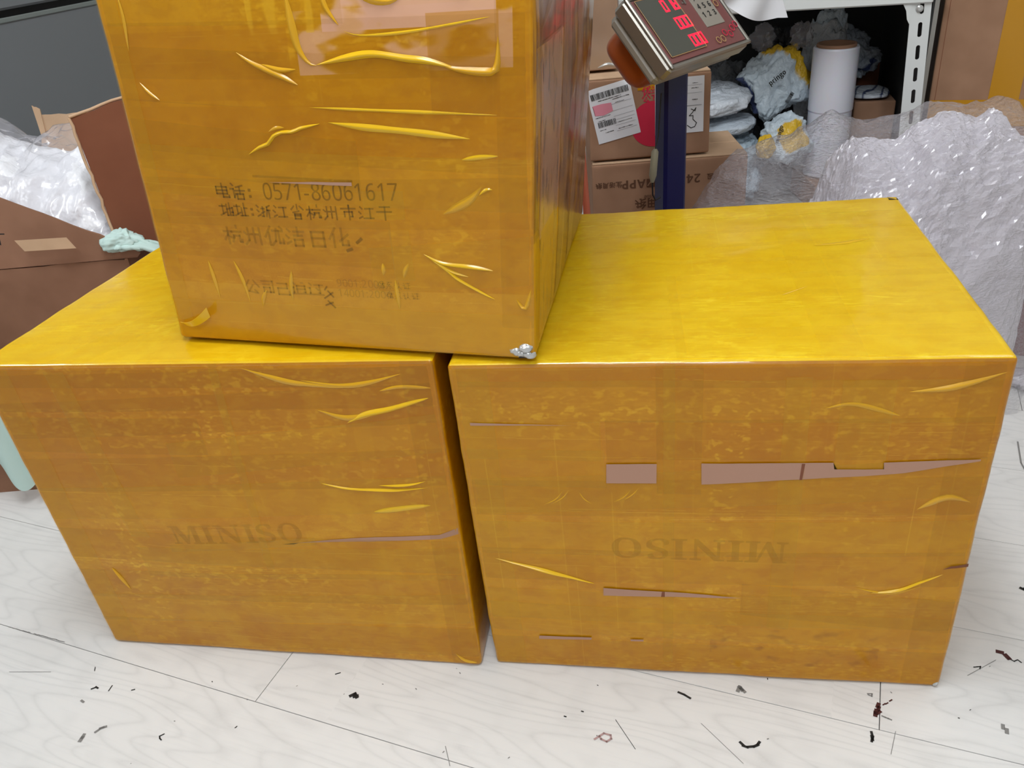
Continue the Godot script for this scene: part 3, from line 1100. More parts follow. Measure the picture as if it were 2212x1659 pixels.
func top_carton() -> void:
	var h := 0.62
	var y := TOP + 0.0065
	var fbl := V3(-0.449, y, -1.072)
	var fbr := V3(0.031, y, -0.917)
	var bbr := V3(0.149, y, -1.436)
	var bbl := fbl + bbr - fbr
	var ftl := fbl + h * V3(0.046, 1, 0.013)
	var ftr := fbr + h * V3(0.061, 1, 0.018)
	var btr := bbr + h * V3(0.088, 1, 0.012)
	var k := Carton.new([fbl, fbr, ftl, ftr, bbl, bbr, ftl + btr - ftr, btr].slice(0, 6) + [ftl + btr - ftr, btr], 61)
	k.c = [fbl, fbr, ftl, ftr, bbl, bbr, ftl + btr - ftr, btr]
	k.bulge = Vector3(0.008, 0.004, 0.012)
	var t := thing("taped_carton", "amber taped carton with a faint phone number, stacked across two lower cartons", "box", Vector3.ZERO, 0.0, "yellow taped cartons")
	var f := tape_face(706, 869, 301, Color(0.775, 0.525, 0.0), Color(0.86, 0.64, 0.12), Color(0.68, 0.42, 0.0), false)
	# the stretch of bare board under clear film high on the front
	var bare := Color(0.86, 0.66, 0.55)
	over(f, smooth_alpha(noise(303, 0.012, 3), 262, 330, 1.6, 1.0, 0.26, 0.4, bare, 0.95), Vector2i(390, 0))
	over(f, smooth_alpha(noise(304, 0.016, 3), 330, 90, 2.4, 1.0, 0.44, 0.6, bare, 0.8), Vector2i(345, 300))
	over(f, smooth_alpha(noise(311, 0.014, 2), 110, 330, 0.6, 3.0, 0.5, 0.6, LIGHT_F, 0.6), Vector2i(270, 0))
	over(f, smooth_alpha(noise(312, 0.02, 2), 240, 230, 2.0, 1.0, 0.6, 0.68, Color(0.72, 0.45, 0.02), 0.85), Vector2i(395, 60))
	wash(f, Color(0.7, 0.44, 0.03, 0.35), 0.02, 0.37, 0.45, 0.12)
	wash(f, Color(0.7, 0.44, 0.03, 0.4), 0.78, 0.36, 0.15, 0.17)
	wash(f, Color(0.7, 0.44, 0.03, 0.35), 0.0, 0.5, 1.0, 0.1)
	wash(f, Color(0.85, 0.65, 0.2, 0.35), 0.0, 0.86, 1.0, 0.14)
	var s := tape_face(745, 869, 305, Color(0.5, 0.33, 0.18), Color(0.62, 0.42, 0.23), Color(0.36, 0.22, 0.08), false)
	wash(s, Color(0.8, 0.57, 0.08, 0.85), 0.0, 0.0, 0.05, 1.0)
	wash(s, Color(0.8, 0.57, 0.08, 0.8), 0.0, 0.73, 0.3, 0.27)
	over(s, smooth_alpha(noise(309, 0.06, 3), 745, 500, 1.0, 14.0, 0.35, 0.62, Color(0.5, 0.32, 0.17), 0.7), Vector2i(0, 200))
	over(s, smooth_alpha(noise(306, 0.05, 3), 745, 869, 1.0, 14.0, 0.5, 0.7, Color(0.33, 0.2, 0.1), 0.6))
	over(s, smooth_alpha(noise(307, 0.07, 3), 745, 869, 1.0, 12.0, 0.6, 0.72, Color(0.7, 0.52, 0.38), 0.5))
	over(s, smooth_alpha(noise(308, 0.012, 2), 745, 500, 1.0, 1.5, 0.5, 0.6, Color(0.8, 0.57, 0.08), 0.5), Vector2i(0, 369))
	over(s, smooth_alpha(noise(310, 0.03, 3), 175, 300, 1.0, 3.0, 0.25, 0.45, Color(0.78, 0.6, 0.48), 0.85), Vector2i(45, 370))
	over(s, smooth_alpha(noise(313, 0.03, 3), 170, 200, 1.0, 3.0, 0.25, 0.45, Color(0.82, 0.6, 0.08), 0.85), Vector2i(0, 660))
	var a := atlas_material({"F": f, "R": s}, 0.3, 3, 0.24)
	carton_body(k, t, a[0], a[1])
	var rows := [[0.72, 0.72, 0.0, 1.0, "c"], [0.645, 0.632, 0.0, 0.6, "b"], [0.553, 0.537, 0.0, 1.0, "c"], [0.515, 0.469, 0.0, 1.0, "a"], [0.421, 0.369, 0.0, 1.0, "c"], [0.385, 0.340, 0.0, 0.6, "a"], [0.335, 0.30, 0.02, 1.0, "b"], [0.269, 0.27, 0.0, 1.0, "a"], [0.203, 0.188, 0.0, 0.66, "a"], [0.135, 0.16, 0.6, 1.0, "b"], [0.005, 0.0, 0.0, 1.0, "b"]]
	var i := 0
	for r in rows:
		strip(k, t, "F", r[2], r[0], r[3], r[1], 0.06, M["strip_" + r[4]], 0.0003 + 0.00008 * i)
		i += 1
	strip(k, t, "F", 0.92, 0.07, 0.92, 0.98, 0.04, M.strip_c, 0.0015, true)
	strip(k, t, "F", 0.0, 0.05, 0.0, 0.98, 0.03, M.strip_b, 0.0015, true)
	strip(k, t, "F", 0.78, 0.478, 0.785, 0.62, 0.07, M.strip_c, 0.0016, true, true)
	strip(k, t, "F", 0.60, 0.29, 0.60, 0.345, 0.05, M.strip_b, 0.0016, true)
	strip(k, t, "F", 0.66, 0.165, 0.655, 0.27, 0.025, M.strip_b, 0.0017, true)
	# raised edge of the film over the bare board, and folds
	ridge(k, t, "F", pairs("0.478,0.69 0.484,0.636 0.492,0.597 0.512,0.572 0.53,0.567"), 0.013, 0.005, M.ridge)
	ridge(k, t, "F", pairs("0.53,0.568 0.60,0.578 0.66,0.582 0.73,0.573 0.78,0.567 0.84,0.553"), 0.013, 0.007, M.bright)
	ridge(k, t, "F", pairs("0.80,0.562 0.84,0.552 0.90,0.546 0.922,0.552 0.926,0.60"), 0.012, 0.006, M.ridge)
	ridge(k, t, "F", pairs("0.62,0.70 0.655,0.672 0.70,0.662 0.73,0.667"), 0.014, 0.005, M.ridge)
	ridge(k, t, "F", pairs("0.555,0.70 0.565,0.66 0.59,0.63"), 0.009, 0.004, M.ridge)
	ridge(k, t, "F", pairs("0.60,0.62 0.64,0.612 0.75,0.615 0.91,0.63"), 0.005, 0.0015, M.bright)
	ridge(k, t, "F", pairs("0.343,0.593 0.381,0.573 0.444,0.551 0.480,0.536"), 0.011, 0.005, M.ridge)
	ridge(k, t, "F", pairs("0.40,0.572 0.44,0.562 0.48,0.562"), 0.008, 0.003, M.ridge)
	ridge(k, t, "F", pairs("0.328,0.413 0.36,0.427 0.383,0.433 0.40,0.447 0.423,0.454 0.45,0.455 0.471,0.461 0.518,0.468"), 0.008, 0.006, M.bright)
	ridge(k, t, "F", pairs("0.39,0.455 0.41,0.462 0.43,0.462"), 0.006, 0.002, M.ridge)
	ridge(k, t, "F", pairs("0.54,0.47 0.62,0.461 0.72,0.452 0.86,0.436"), 0.013, 0.004, M.bright)
	ridge(k, t, "F", pairs("0.50,0.497 0.70,0.487 0.92,0.475"), 0.006, 0.002, M.bright)
	ridge(k, t, "F", pairs("0.84,0.40 0.88,0.404 0.92,0.405"), 0.01, 0.002, M.bright)
	ridge(k, t, "F", pairs("0.79,0.70 0.84,0.672 0.87,0.66"), 0.012, 0.004, M.ridge)
	ridge(k, t, "F", pairs("0.065,0.7 0.068,0.66 0.06,0.6"), 0.006, 0.002, M.ridge)
	ridge(k, t, "F", pairs("0.07,0.545 0.09,0.527 0.115,0.513"), 0.006, 0.003, M.ridge)
	for w in ["0.147,0.190 0.152,0.15 0.157,0.106", "0.222,0.192 0.236,0.15 0.244,0.099", "0.382,0.176 0.373,0.14 0.371,0.109", "0.657,0.165 0.659,0.13 0.66,0.1", "0.30,0.13 0.285,0.11 0.28,0.09", "0.63,0.2 0.63,0.185 0.628,0.175", "0.695,0.2 0.685,0.185 0.68,0.17"]:
		ridge(k, t, "F", pairs(w), 0.008, 0.0025, M.ridge)
	ridge(k, t, "F", pairs("0.736,0.220 0.780,0.202 0.848,0.195 0.90,0.188"), 0.010, 0.005, M.bright)
	ridge(k, t, "F", pairs("0.745,0.215 0.79,0.188 0.813,0.170 0.868,0.143 0.902,0.129"), 0.008, 0.004, M.bright)
	ridge(k, t, "F", pairs("0.76,0.209 0.80,0.185 0.84,0.175"), 0.006, 0.003, M.bright)
	ridge(k, t, "F", pairs("0.79,0.30 0.85,0.325 0.88,0.35"), 0.014, 0.0015, M.ridge)
	ridge(k, t, "F", pairs("0.875,0.335 0.89,0.345 0.905,0.345"), 0.006, 0.003, M.bright)
	ridge(k, t, "F", pairs("0.955,0.13 0.975,0.11 0.99,0.15"), 0.01, 0.004, M.ridge)
	# curled loose end at the lower left
	var st := sts()
	var e0: Array = k.at("F", 0.02, 0.042, 0.001)
	var across: Vector3 = k.ax[0]
	var up: Vector3 = k.ax[1]
	var outw: Vector3 = -k.ax[2]
	slab(st, func(u: float, v: float) -> Vector3:
		return e0[0] + across * (0.052 * u) + up * (0.022 * u * u + 0.012 * (v - 0.5) * (0.3 + u)) + outw * (0.012 * sin(u * 2.4) + 0.004 * v), 10, 3, 0.0006)
	put("loose_tape_end", st, M.bright, t)
	# torn silver and black lower corner
	st = sts()
	for q in [[0.0, 0.0, 0.0], [-0.011, 0.001, 0.0], [-0.004, 0.009, 0.001], [-0.017, 0.003, -0.001]]:
		lump(st, k.at("F", 0.985, 0.012, -0.001)[0] + across * float(q[0]) + up * float(q[1]) + outw * float(q[2]), Basis.from_scale(Vector3(0.008, 0.005, 0.005)), 0.004, 60.0, 5 + int(q[0] * 1000.0), 12, 8)
	put("torn_corner", st, M.foil, t)
	patch(k, t, "F", pairs("0.958,0.004 0.995,0.004 0.99,0.018 0.96,0.012"), M.black, "torn_corner", 0.002)
	# printing seen through the tape
	st = sts()
	var p := print_at(k, "F", Vector2(0.216, 0.326), 0.0)
	signs(st, "电话：", 0.019, 0.0022, 0.003, 0.0, 0.0, p)
	glyphs(st, "0571-86061617", "Droid Sans", 0.02, print_at(k, "F", Vector2(0.345, 0.326), 0.0), false, 0.9)
	signs(st, "地址：", 0.0175, 0.0021, 0.003, 0.0, 0.0, print_at(k, "F", Vector2(0.219, 0.289), 0.0))
	signs(st, "浙江省杭州市江干", 0.0175, 0.0021, 0.0048, 0.0, 0.0, print_at(k, "F", Vector2(0.322, 0.289), 0.0))
	put("printed_text", st, M.ink, t, false)
	st = sts()
	signs(st, "杭州优洁日化", 0.024, 0.003, 0.005, 0.0, 0.0, print_at(k, "F", Vector2(0.215, 0.232), 0.0))
	signs(st, "公司已通过", 0.02, 0.0024, 0.0028, 0.0, 0.0, print_at(k, "F", Vector2(0.24, 0.122), 0.0))
	bar(st, Vector2(0, 0), Vector2(0.125, -0.005), 0.0028, print_at(k, "F", Vector2(0.33, 0.372), 0.0))
	glyphs(st, "9001:2008", "Droid Sans", 0.010, print_at(k, "F", Vector2(0.50, 0.146), 0.0))
	signs(st, "体系认证", 0.009, 0.0012, 0.002, 0.0, 0.0, print_at(k, "F", Vector2(0.61, 0.146), 0.0))
	glyphs(st, "14001:2004", "Droid Sans", 0.010, print_at(k, "F", Vector2(0.50, 0.124), 0.0))
	signs(st, "体系认证", 0.009, 0.0012, 0.002, 0.0, 0.0, print_at(k, "F", Vector2(0.63, 0.124), 0.0))
	put("printed_text", st, M.ink_faint, t, false)
	st = sts()
	var ph := print_at(k, "F", Vector2(0.462, 0.112), 0.0)
	for l in [[0.0, 0.004, 0.012, 0.012], [0.006, 0.014, 0.012, 0.006], [0.0, -0.006, 0.01, -0.002], [0.004, 0.0, 0.012, -0.009], [0.002, 0.016, 0.005, 0.02]]:
		bar(st, Vector2(l[0], l[1]), Vector2(l[2], l[3]), 0.0022, ph)
	put("pen_mark", st, M.ink, t, false)
	st = sts()
	var pk := print_at(k, "F", Vector2(0.545, 0.225), 0.0)
	bar(st, Vector2(0.0, 0.0), Vector2(0.005, 0.002), 0.004, pk)
	bar(st, Vector2(0.014, 0.011), Vector2(0.019, 0.015), 0.004, pk)
	put("pen_mark", st, M.ink, t, false)
	patch(k, t, "F", pairs("0.366,0.361 0.579,0.355 0.579,0.362 0.48,0.3625"), M.gap, "bare_cardboard", 0.0017)
	# side: clear film flaps and amber lengths
	strip(k, t, "R", 0.0, 0.0, 0.0, 0.98, 0.035, M.strip_a, 0.0006, true)
	strip(k, t, "R", 0.3, 0.02, 0.3, 0.98, 0.06, M.side_film, 0.0008, true)
	strip(k, t, "R", 0.55, 0.02, 0.5, 0.98, 0.06, M.side_film, 0.001, true)
	strip(k, t, "R", 0.05, 0.02, 0.07, 0.58, 0.11, M.side_film, 0.0012, true)
	ridge(k, t, "R", pairs("0.33,0.27 0.32,0.40 0.34,0.52 0.33,0.62"), 0.01, 0.003, M.side_film)
	ridge(k, t, "R", pairs("0.45,0.42 0.55,0.47 0.62,0.5"), 0.05, 0.004, M.side_film)
	ridge(k, t, "R", pairs("0.62,0.2 0.72,0.34 0.88,0.48"), 0.05, 0.003, M.side_film)
	ridge(k, t, "R", pairs("0.06,0.6 0.2,0.66 0.3,0.72"), 0.02, 0.003, M.side_film)


func scuffs(fl: Node3D) -> void:
	var S := func(t: String) -> Array: return pairs(t)
	scuff(fl, M.scuff, S.call("0.206,-0.862 0.213,-0.857 0.220,-0.850"), 0.0035)
	scuff(fl, M.scuff_grey, S.call("0.291,-0.856 0.295,-0.862 0.297,-0.857 0.300,-0.851"), 0.006, 0.004)
	scuff(fl, M.scuff, S.call("0.272,-0.768 0.275,-0.763 0.280,-0.760 0.288,-0.760 0.294,-0.762 0.298,-0.766"), 0.004, 0.0015)
	scuff(fl, M.scuff, S.call("0.452,-0.764 0.450,-0.753 0.454,-0.760"), 0.004, 0.005)
	scuff(fl, M.scuff_red, S.call("0.482,-0.809 0.476,-0.801 0.472,-0.793 0.478,-0.796"), 0.006, 0.004)
	scuff(fl, M.scuff_red, S.call("0.484,-0.806 0.503,-0.815"), 0.002, 0.003)
	scuff(fl, M.scuff_grey, S.call("0.480,-0.791 0.489,-0.783 0.492,-0.785"), 0.002, 0.001)
	scuff(fl, M.scuff_pink, S.call("0.072,-0.795 0.079,-0.799 0.086,-0.803 0.095,-0.799 0.095,-0.793 0.088,-0.789 0.081,-0.794 0.079,-0.799"), 0.003)
	scuff(fl, M.scuff, S.call("0.106,-0.824 0.126,-0.773"), 0.0008)
	scuff(fl, M.scuff_grey, S.call("0.226,-0.805 0.267,-0.736"), 0.0007)
	scuff(fl, M.scuff_grey, S.call("0.487,-0.764 0.466,-0.730"), 0.0008)
	scuff(fl, M.scuff_red, S.call("0.696,-0.884 0.700,-0.882 0.702,-0.875 0.703,-0.870"), 0.007, 0.003)
	scuff(fl, M.scuff, S.call("0.703,-0.870 0.708,-0.864 0.714,-0.866 0.716,-0.861"), 0.0018, 0.001)
	scuff(fl, M.scuff_grey, S.call("0.629,-0.846 0.683,-0.869"), 0.0008)
	scuff(fl, M.scuff, S.call("0.645,-0.860 0.655,-0.860 0.652,-0.856"), 0.0018, 0.001)
	scuff(fl, M.scuff_grey, S.call("0.636,-0.756 0.632,-0.748 0.625,-0.739"), 0.006, 0.005)
	scuff(fl, M.scuff, S.call("0.795,-1.010 0.801,-1.003 0.806,-1.006"), 0.006, 0.002)
	scuff(fl, M.scuff_grey, S.call("1.014,-1.402 0.982,-1.333 0.972,-1.290 1.0,-1.25"), 0.003)
	scuff(fl, M.scuff, S.call("-0.288,-0.910 -0.282,-0.913 -0.279,-0.908 -0.283,-0.907"), 0.006, 0.003)
	scuff(fl, M.scuff, S.call("-0.319,-0.955 -0.312,-0.957"), 0.002, 0.002)
	scuff(fl, M.scuff, S.call("-0.565,-0.870 -0.5705,-0.867 -0.569,-0.863 -0.566,-0.860"), 0.002)
	scuff(fl, M.scuff_grey, S.call("-0.673,-0.885 -0.668,-0.89 -0.660,-0.893"), 0.004, 0.003)
	scuff(fl, M.scuff_grey, S.call("-0.691,-0.874 -0.688,-0.888"), 0.006, 0.004)
	scuff(fl, M.scuff, S.call("-0.711,-0.971 -0.706,-0.973 -0.702,-0.970"), 0.003, 0.002)
	scuff(fl, M.scuff, S.call("-0.682,-0.963 -0.680,-0.973"), 0.0016)
	scuff(fl, M.scuff, S.call("-0.644,-0.960 -0.640,-0.961"), 0.002)
	scuff(fl, M.scuff, S.call("-0.721,-1.007 -0.725,-1.020"), 0.0012, 0.002)
	scuff(fl, M.scuff, S.call("0.033,-0.838 0.035,-0.837"), 0.002)
	scuff(fl, M.scuff, S.call("0.059,-0.844 0.061,-0.843"), 0.002)
	scuff(fl, M.scuff_grey, S.call("0.475,-0.830 0.481,-0.829 0.479,-0.825 0.475,-0.828"), 0.0018)
	scuff(fl, M.scuff_grey, S.call("-0.718,-0.948 -0.714,-0.945"), 0.004, 0.003)
	scuff(fl, M.scuff, S.call("-0.458,-0.870 -0.456,-0.872"), 0.0016)
	scuff(fl, M.scuff_grey, S.call("-0.141,-0.805 -0.134,-0.773"), 0.001)
	scuff(fl, M.scuff_grey, S.call("-0.868,-1.022 -0.796,-1.014"), 0.0008)
	scuff(fl, M.scuff_grey, S.call("-0.918,-1.128 -0.88,-1.112 -0.848,-1.099 -0.80,-1.079"), 0.0014, 0.001)
	for i in 46:
		var p := Vector2(rng.randf_range(-0.95, 0.85), rng.randf_range(-1.05, -0.66))
		scuff(fl, M.scuff if i % 3 == 0 else M.scuff_grey, [p, p + Vector2(rng.randf_range(-0.002, 0.002), rng.randf_range(-0.002, 0.002))], rng.randf_range(0.0008, 0.0016))


# ---------------------------------------------------------------- left: cabinet, open carton, plastic, cloth
func left_things() -> void:
	# grey metal cabinet, turned so that its front runs back to the right
	var dirv := V3(0.11, 0.0, -0.336).normalized()
	var out := V3(dirv.z * -1.0, 0, dirv.x).normalized()   # looks towards the camera side
	var xf := Transform3D(Basis(dirv, Vector3.UP, dirv.cross(Vector3.UP)), V3(-1.193, 0, -2.364))
	var t := thing("metal_cabinet", "grey metal cabinet with wide smooth drawer fronts behind the open carton", "cabinet", xf.origin, atan2(-dirv.z, dirv.x))
	var loc := Transform3D(Basis.IDENTITY, Vector3.ZERO)
	var st := sts()
	box(st, V3(0.02, 0.66, -0.26), V3(0.86, 1.32, 0.46), loc, 0.004)
	put("body", st, M.steel_dark, t)
	for d in [[0.05, 0.424], [0.476, 0.392], [0.886, 0.41]]:
		st = sts()
		box(st, V3(0.02, d[0] + d[1] / 2.0, -0.018), V3(0.85, d[1], 0.036), loc, 0.006)
		var dr := put("drawer", st, M.grey_paint, t)
		st = sts()
		box(st, V3(0.02, d[0] + d[1] - 0.004, 0.0015), V3(0.84, 0.012, 0.006), loc, 0.002)
		put("lip", st, M.grey_edge, dr)
	open_carton()
	white_plastic()
	mint_cloths()


func sheet(parent: Node, called: String, a: Vector3, b: Vector3, c: Vector3, d: Vector3, m: Material, th := 0.005, bow := 0.0, rough := 0.003, sd := 1, nu := 14, nv := 10) -> MeshInstance3D:
	# a b along the lower edge, d c along the upper edge
	var n := (b - a).cross(d - a).normalized()
	var nz := noise(sd, 7.0, 2)
	var st := sts()
	slab(st, func(u: float, v: float) -> Vector3:
		var p: Vector3 = a.lerp(b, u).lerp(d.lerp(c, u), v)
		return p + n * (bow * sin(PI * u) * v + nz.get_noise_3dv(p) * rough * minf(1.0, v * 6.0)) + (d - a).normalized() * nz.get_noise_2d(u * 9.0, 3.0) * rough * v, nu, nv, th)
	return put(called, st, m, parent)


func open_carton() -> void:
	var t := thing("open_carton", "open brown carton with raised flaps, full of white plastic, left behind the taped cartons", "box")
	# walls
	var x0 := -1.25
	var f0 := V3(x0, 0.0, -1.55)
	var f1 := V3(-0.70, 0.0, -1.475 - 0.07)
	var b0 := V3(x0 - 0.01, 0.0, -1.95)
	var b1 := V3(-0.70, 0.0, -1.95)
	var up := V3(0, 0.505, 0)
	sheet(t, "front_panel", f0, f1, f1 + up, f0 + up, M.kraft_red, 0.006, 0.0, 0.004, 11)
	sheet(t, "side_panel", f1, b1, b1 + up, f1 + up, M.kraft_red, 0.006, 0.0, 0.002, 12)
	sheet(t, "side_panel", b0, f0, f0 + up, b0 + up, M.kraft_red, 0.006, 0.0, 0.002, 13)
	sheet(t, "back_panel", b1, b0, b0 + up, b1 + up, M.kraft_red, 0.006, 0.0, 0.002, 14)
	sheet(t, "bottom_panel", f0 + V3(0, 0.004, 0), f1 + V3(0, 0.004, 0), b1 + V3(0, 0.004, 0), b0 + V3(0, 0.004, 0), M.kraft_red, 0.003, 0.0, 0.0, 15)
	# front flap, buckled so that its free edge runs down to the right
	var fl := sheet(t, "front_flap", f0 + up + V3(0, 0.002, 0.002), f1 + up + V3(0.02, 0.002, 0.002), V3(-0.665, 0.522, -1.53), V3(-1.25, 0.80, -1.58), M.kraft_red, 0.005, -0.02, 0.004, 16, 24, 12)
	var st := sts()
	var lab := func(x: float, y: float) -> Array: return [V3(-0.865 + x * 0.99 - y * 0.5, 0.548 + y - 0.03 * x, -1.541 + 0.028), V3(0, 0.1, 1)]
	st = sts()
	flat(st, [Vector2(0.0, 0.0), Vector2(0.095, 0.0), Vector2(0.095, 0.022), Vector2(0.0, 0.022)], lab)
	put("paper_label", st, M.kraft_light, fl, false)
	st = sts()
	var mark := func(x: float, y: float) -> Array: return [V3(-0.925 + x, 0.57 + y, -1.515), V3(0, 0.1, 1)]
	for l in [[0.0, 0.0, 0.022, 0.014], [0.022, 0.014, 0.034, 0.013], [0.024, 0.013, 0.021, -0.006]]:
		bar(st, Vector2(l[0], l[1]), Vector2(l[2], l[3]), 0.0022, mark)
	put("pen_mark", st, M.black, fl, false)
	# right flap, standing, its dark inside to the viewer
	sheet(t, "side_flap", V3(-0.712, 0.51, -1.56), V3(-0.52, 0.52, -1.68), V3(-0.535, 0.80, -1.75), V3(-0.745, 0.757, -1.60), M.kraft_dark, 0.006, 0.006, 0.004, 17, 18, 14)
	st = sts()
	var edge := []
	for i in 18:
		var q := V3(-0.713, 0.512, -1.558).lerp(V3(-0.747, 0.758, -1.598), i / 17.0)
		edge.append(q + V3(rng.randf_range(-0.002, 0.002), 0, 0.001))
	tube(st, edge, [0.0028], 6)
	put("torn_edge", st, M.kraft_light, t)
	st = sts()
	edge = []
	for i in 14:
		edge.append(V3(-0.747, 0.759, -1.598).lerp(V3(-0.535, 0.803, -1.748), i / 13.0) + V3(0, rng.randf_range(-0.001, 0.001), 0.001))
	tube(st, edge, [0.003], 6)
	put("torn_edge", st, M.kraft_light, t)
	# back flap
	sheet(t, "back_flap", V3(-1.04, 0.50, -1.952), V3(-0.70, 0.50, -1.952), V3(-0.74, 0.69, -1.985), V3(-0.985, 0.70, -1.985), M.kraft_light, 0.006, 0.0, 0.003, 18)
	sheet(t, "back_flap_tab", V3(-0.995, 0.66, -1.972), V3(-0.985, 0.65, -1.972), V3(-0.985, 0.712, -1.985), V3(-1.0, 0.72, -1.985), M.kraft_light, 0.004, 0.0, 0.002, 19, 4, 4)


func tent(st: SurfaceTool, ridge: Array, zf: Array, zb: float, amp: float, freq: float, sd: int, nu: int, nv: int, y0 := 0.0, pow_y := 0.75, facets := false) -> void:
	# plastic drawn up to a ridge [x, y, z] and falling to the front (zf per point) and the back
	var cu := Curve3D.new()
	for i in ridge.size():
		var d: Vector3 = (ridge[mini(i + 1, ridge.size() - 1)] - ridge[maxi(i - 1, 0)]) / 6.0
		cu.add_point(ridge[i], -d, d)
	var n1 := noise(sd, freq, 2)
	var n2 := noise(sd + 7, freq * 2.7, 2)
	var n3 := noise(sd + 11, freq * 8.0, 2)
	var L := cu.get_baked_length()
	var g := []
	for i in nu + 1:
		var s := float(i) / nu
		var rp := cu.sample_baked(L * s, true)
		var zz: float = zf[0]
		var f := s * (zf.size() - 1)
		zz = lerpf(zf[int(f)], zf[mini(int(f) + 1, zf.size() - 1)], f - int(f))
		for j in nv + 1:
			var a := PI * j / nv
			var hy := pow(sin(a), pow_y)
			var p := V3(rp.x, y0 + (rp.y - y0) * hy, rp.z)
			p.z = rp.z + ((zz - rp.z) * cos(a) if a < PI / 2 else (rp.z - zb) * cos(a))
			var q := V3(p.x * 1.0, p.y * 0.7, p.z * 0.7)
			var r := (0.5 - absf(n1.get_noise_3dv(q))) * 0.9 + (0.4 - absf(n2.get_noise_3dv(p))) * 0.45 + (0.3 - absf(n3.get_noise_3dv(V3(p.x * 0.6, p.y * 1.5, p.z)))) * (0.34 if facets else 0.12)
			var m := sin(a)
			var dirn := V3((s - 0.5) * 0.3, sin(a), cos(a)).normalized()
			g.append(p + dirn * amp * (r - 0.35) * (0.15 + 0.85 * m))
	st.set_smooth_group(-1 if facets else 0)
	var w := nv + 1
	for i in nu:
		for j in nv:
			var k := i * w + j
			for m in [k, k + w + 1, k + w, k, k + 1, k + w + 1]:
				var pt: Vector3 = g[m]
				pt.y = maxf(pt.y, y0 + 0.002)
				st.set_uv(Vector2(float(m / w) / nu * 4.0, float(m % w) / nv * 3.0))
				st.add_vertex(pt)


func white_plastic() -> void:
	var t := thing("plastic_sheeting", "crumpled heap of white translucent plastic filling the open brown carton", "plastic")
	var st := sts()
	tent(st, [V3(-1.225, 0.70, -1.78), V3(-1.17, 0.735, -1.78), V3(-1.06, 0.735, -1.76), V3(-0.96, 0.69, -1.76), V3(-0.87, 0.655, -1.76), V3(-0.80, 0.67, -1.76), V3(-0.735, 0.62, -1.74), V3(-0.715, 0.54, -1.74)], [-1.565, -1.56], -1.93, 0.045, 4.0, 61, 150, 90, 0.42, 0.6)
	put("sheet", st, M.foam, t)
	st = sts()
	tent(st, [V3(-1.22, 0.71, -1.79), V3(-1.1, 0.75, -1.80), V3(-0.98, 0.72, -1.80), V3(-0.92, 0.685, -1.80), V3(-0.86, 0.70, -1.81), V3(-0.76, 0.64, -1.78), V3(-0.72, 0.55, -1.74)], [-1.56, -1.556], -1.935, 0.05, 5.0, 75, 130, 80, 0.42, 0.6)
	put("loose_film", st, M.wisp, t)


func mint_cloths() -> void:
	var t := thing("mint_cloth", "pale mint cloth bunched at the corner of the open carton above the yellow carton", "cloth")
	var st := sts()
	lump(st, V3(-0.698, 0.54, -1.548), Basis.from_scale(V3(0.04, 0.016, 0.028)), 0.016, 13.0, 8, 48, 32)
	put("bunched_part", st, M.mint, t)
	st = sts()
	var nz := noise(9, 14.0, 2)
	slab(st, func(u: float, v: float) -> Vector3:
		return V3(-0.705 + 0.075 * u, 0.542 - 0.022 * u * u - 0.02 * (v - 0.5) * (1.0 - 0.4 * u), -1.535 + 0.012 * sin(v * 9.0 + u * 2.0) * 0.5 + 0.03 * (v - 0.5) + nz.get_noise_2d(u * 0.12, v * 0.12) * 0.01), 20, 16, 0.003)
	put("trailing_part", st, M.mint, t)
	var c := thing("mint_cloth", "pale mint cloth hanging down the front of the open carton beside the left yellow carton", "cloth")
	st = sts()
	slab(st, func(u: float, v: float) -> Vector3:
		var drop := 0.40 - v * (0.30 + 0.06 * u - 0.03 * sin(u * 9.0))
		return V3(-1.14 + u * 0.13 + v * 0.035 * (0.4 + u), drop, -1.497 + 0.010 * sin(u * 13.0 + v * 1.5) * (0.3 + v) - 0.006 * v), 40, 24, 0.003)
	put("hanging_part", st, M.mint, c)
	st = sts()
	tube(st, [V3(-1.1, 0.41, -1.51), V3(-1.03, 0.40, -1.50), V3(-0.99, 0.39, -1.51)], [0.012, 0.016, 0.01], 10)
	put("hem_roll", st, M.mint, c)
	st = sts()
	slab(st, func(u: float, v: float) -> Vector3:
		return V3(-1.0 + u * 0.05 - 0.01 * v, 0.2 - v * 0.13 * (0.4 + 0.6 * (1.0 - u)), -1.498 + 0.006 * sin(u * 7.0)), 12, 10, 0.003)
	put("hanging_corner", st, M.mint, c)


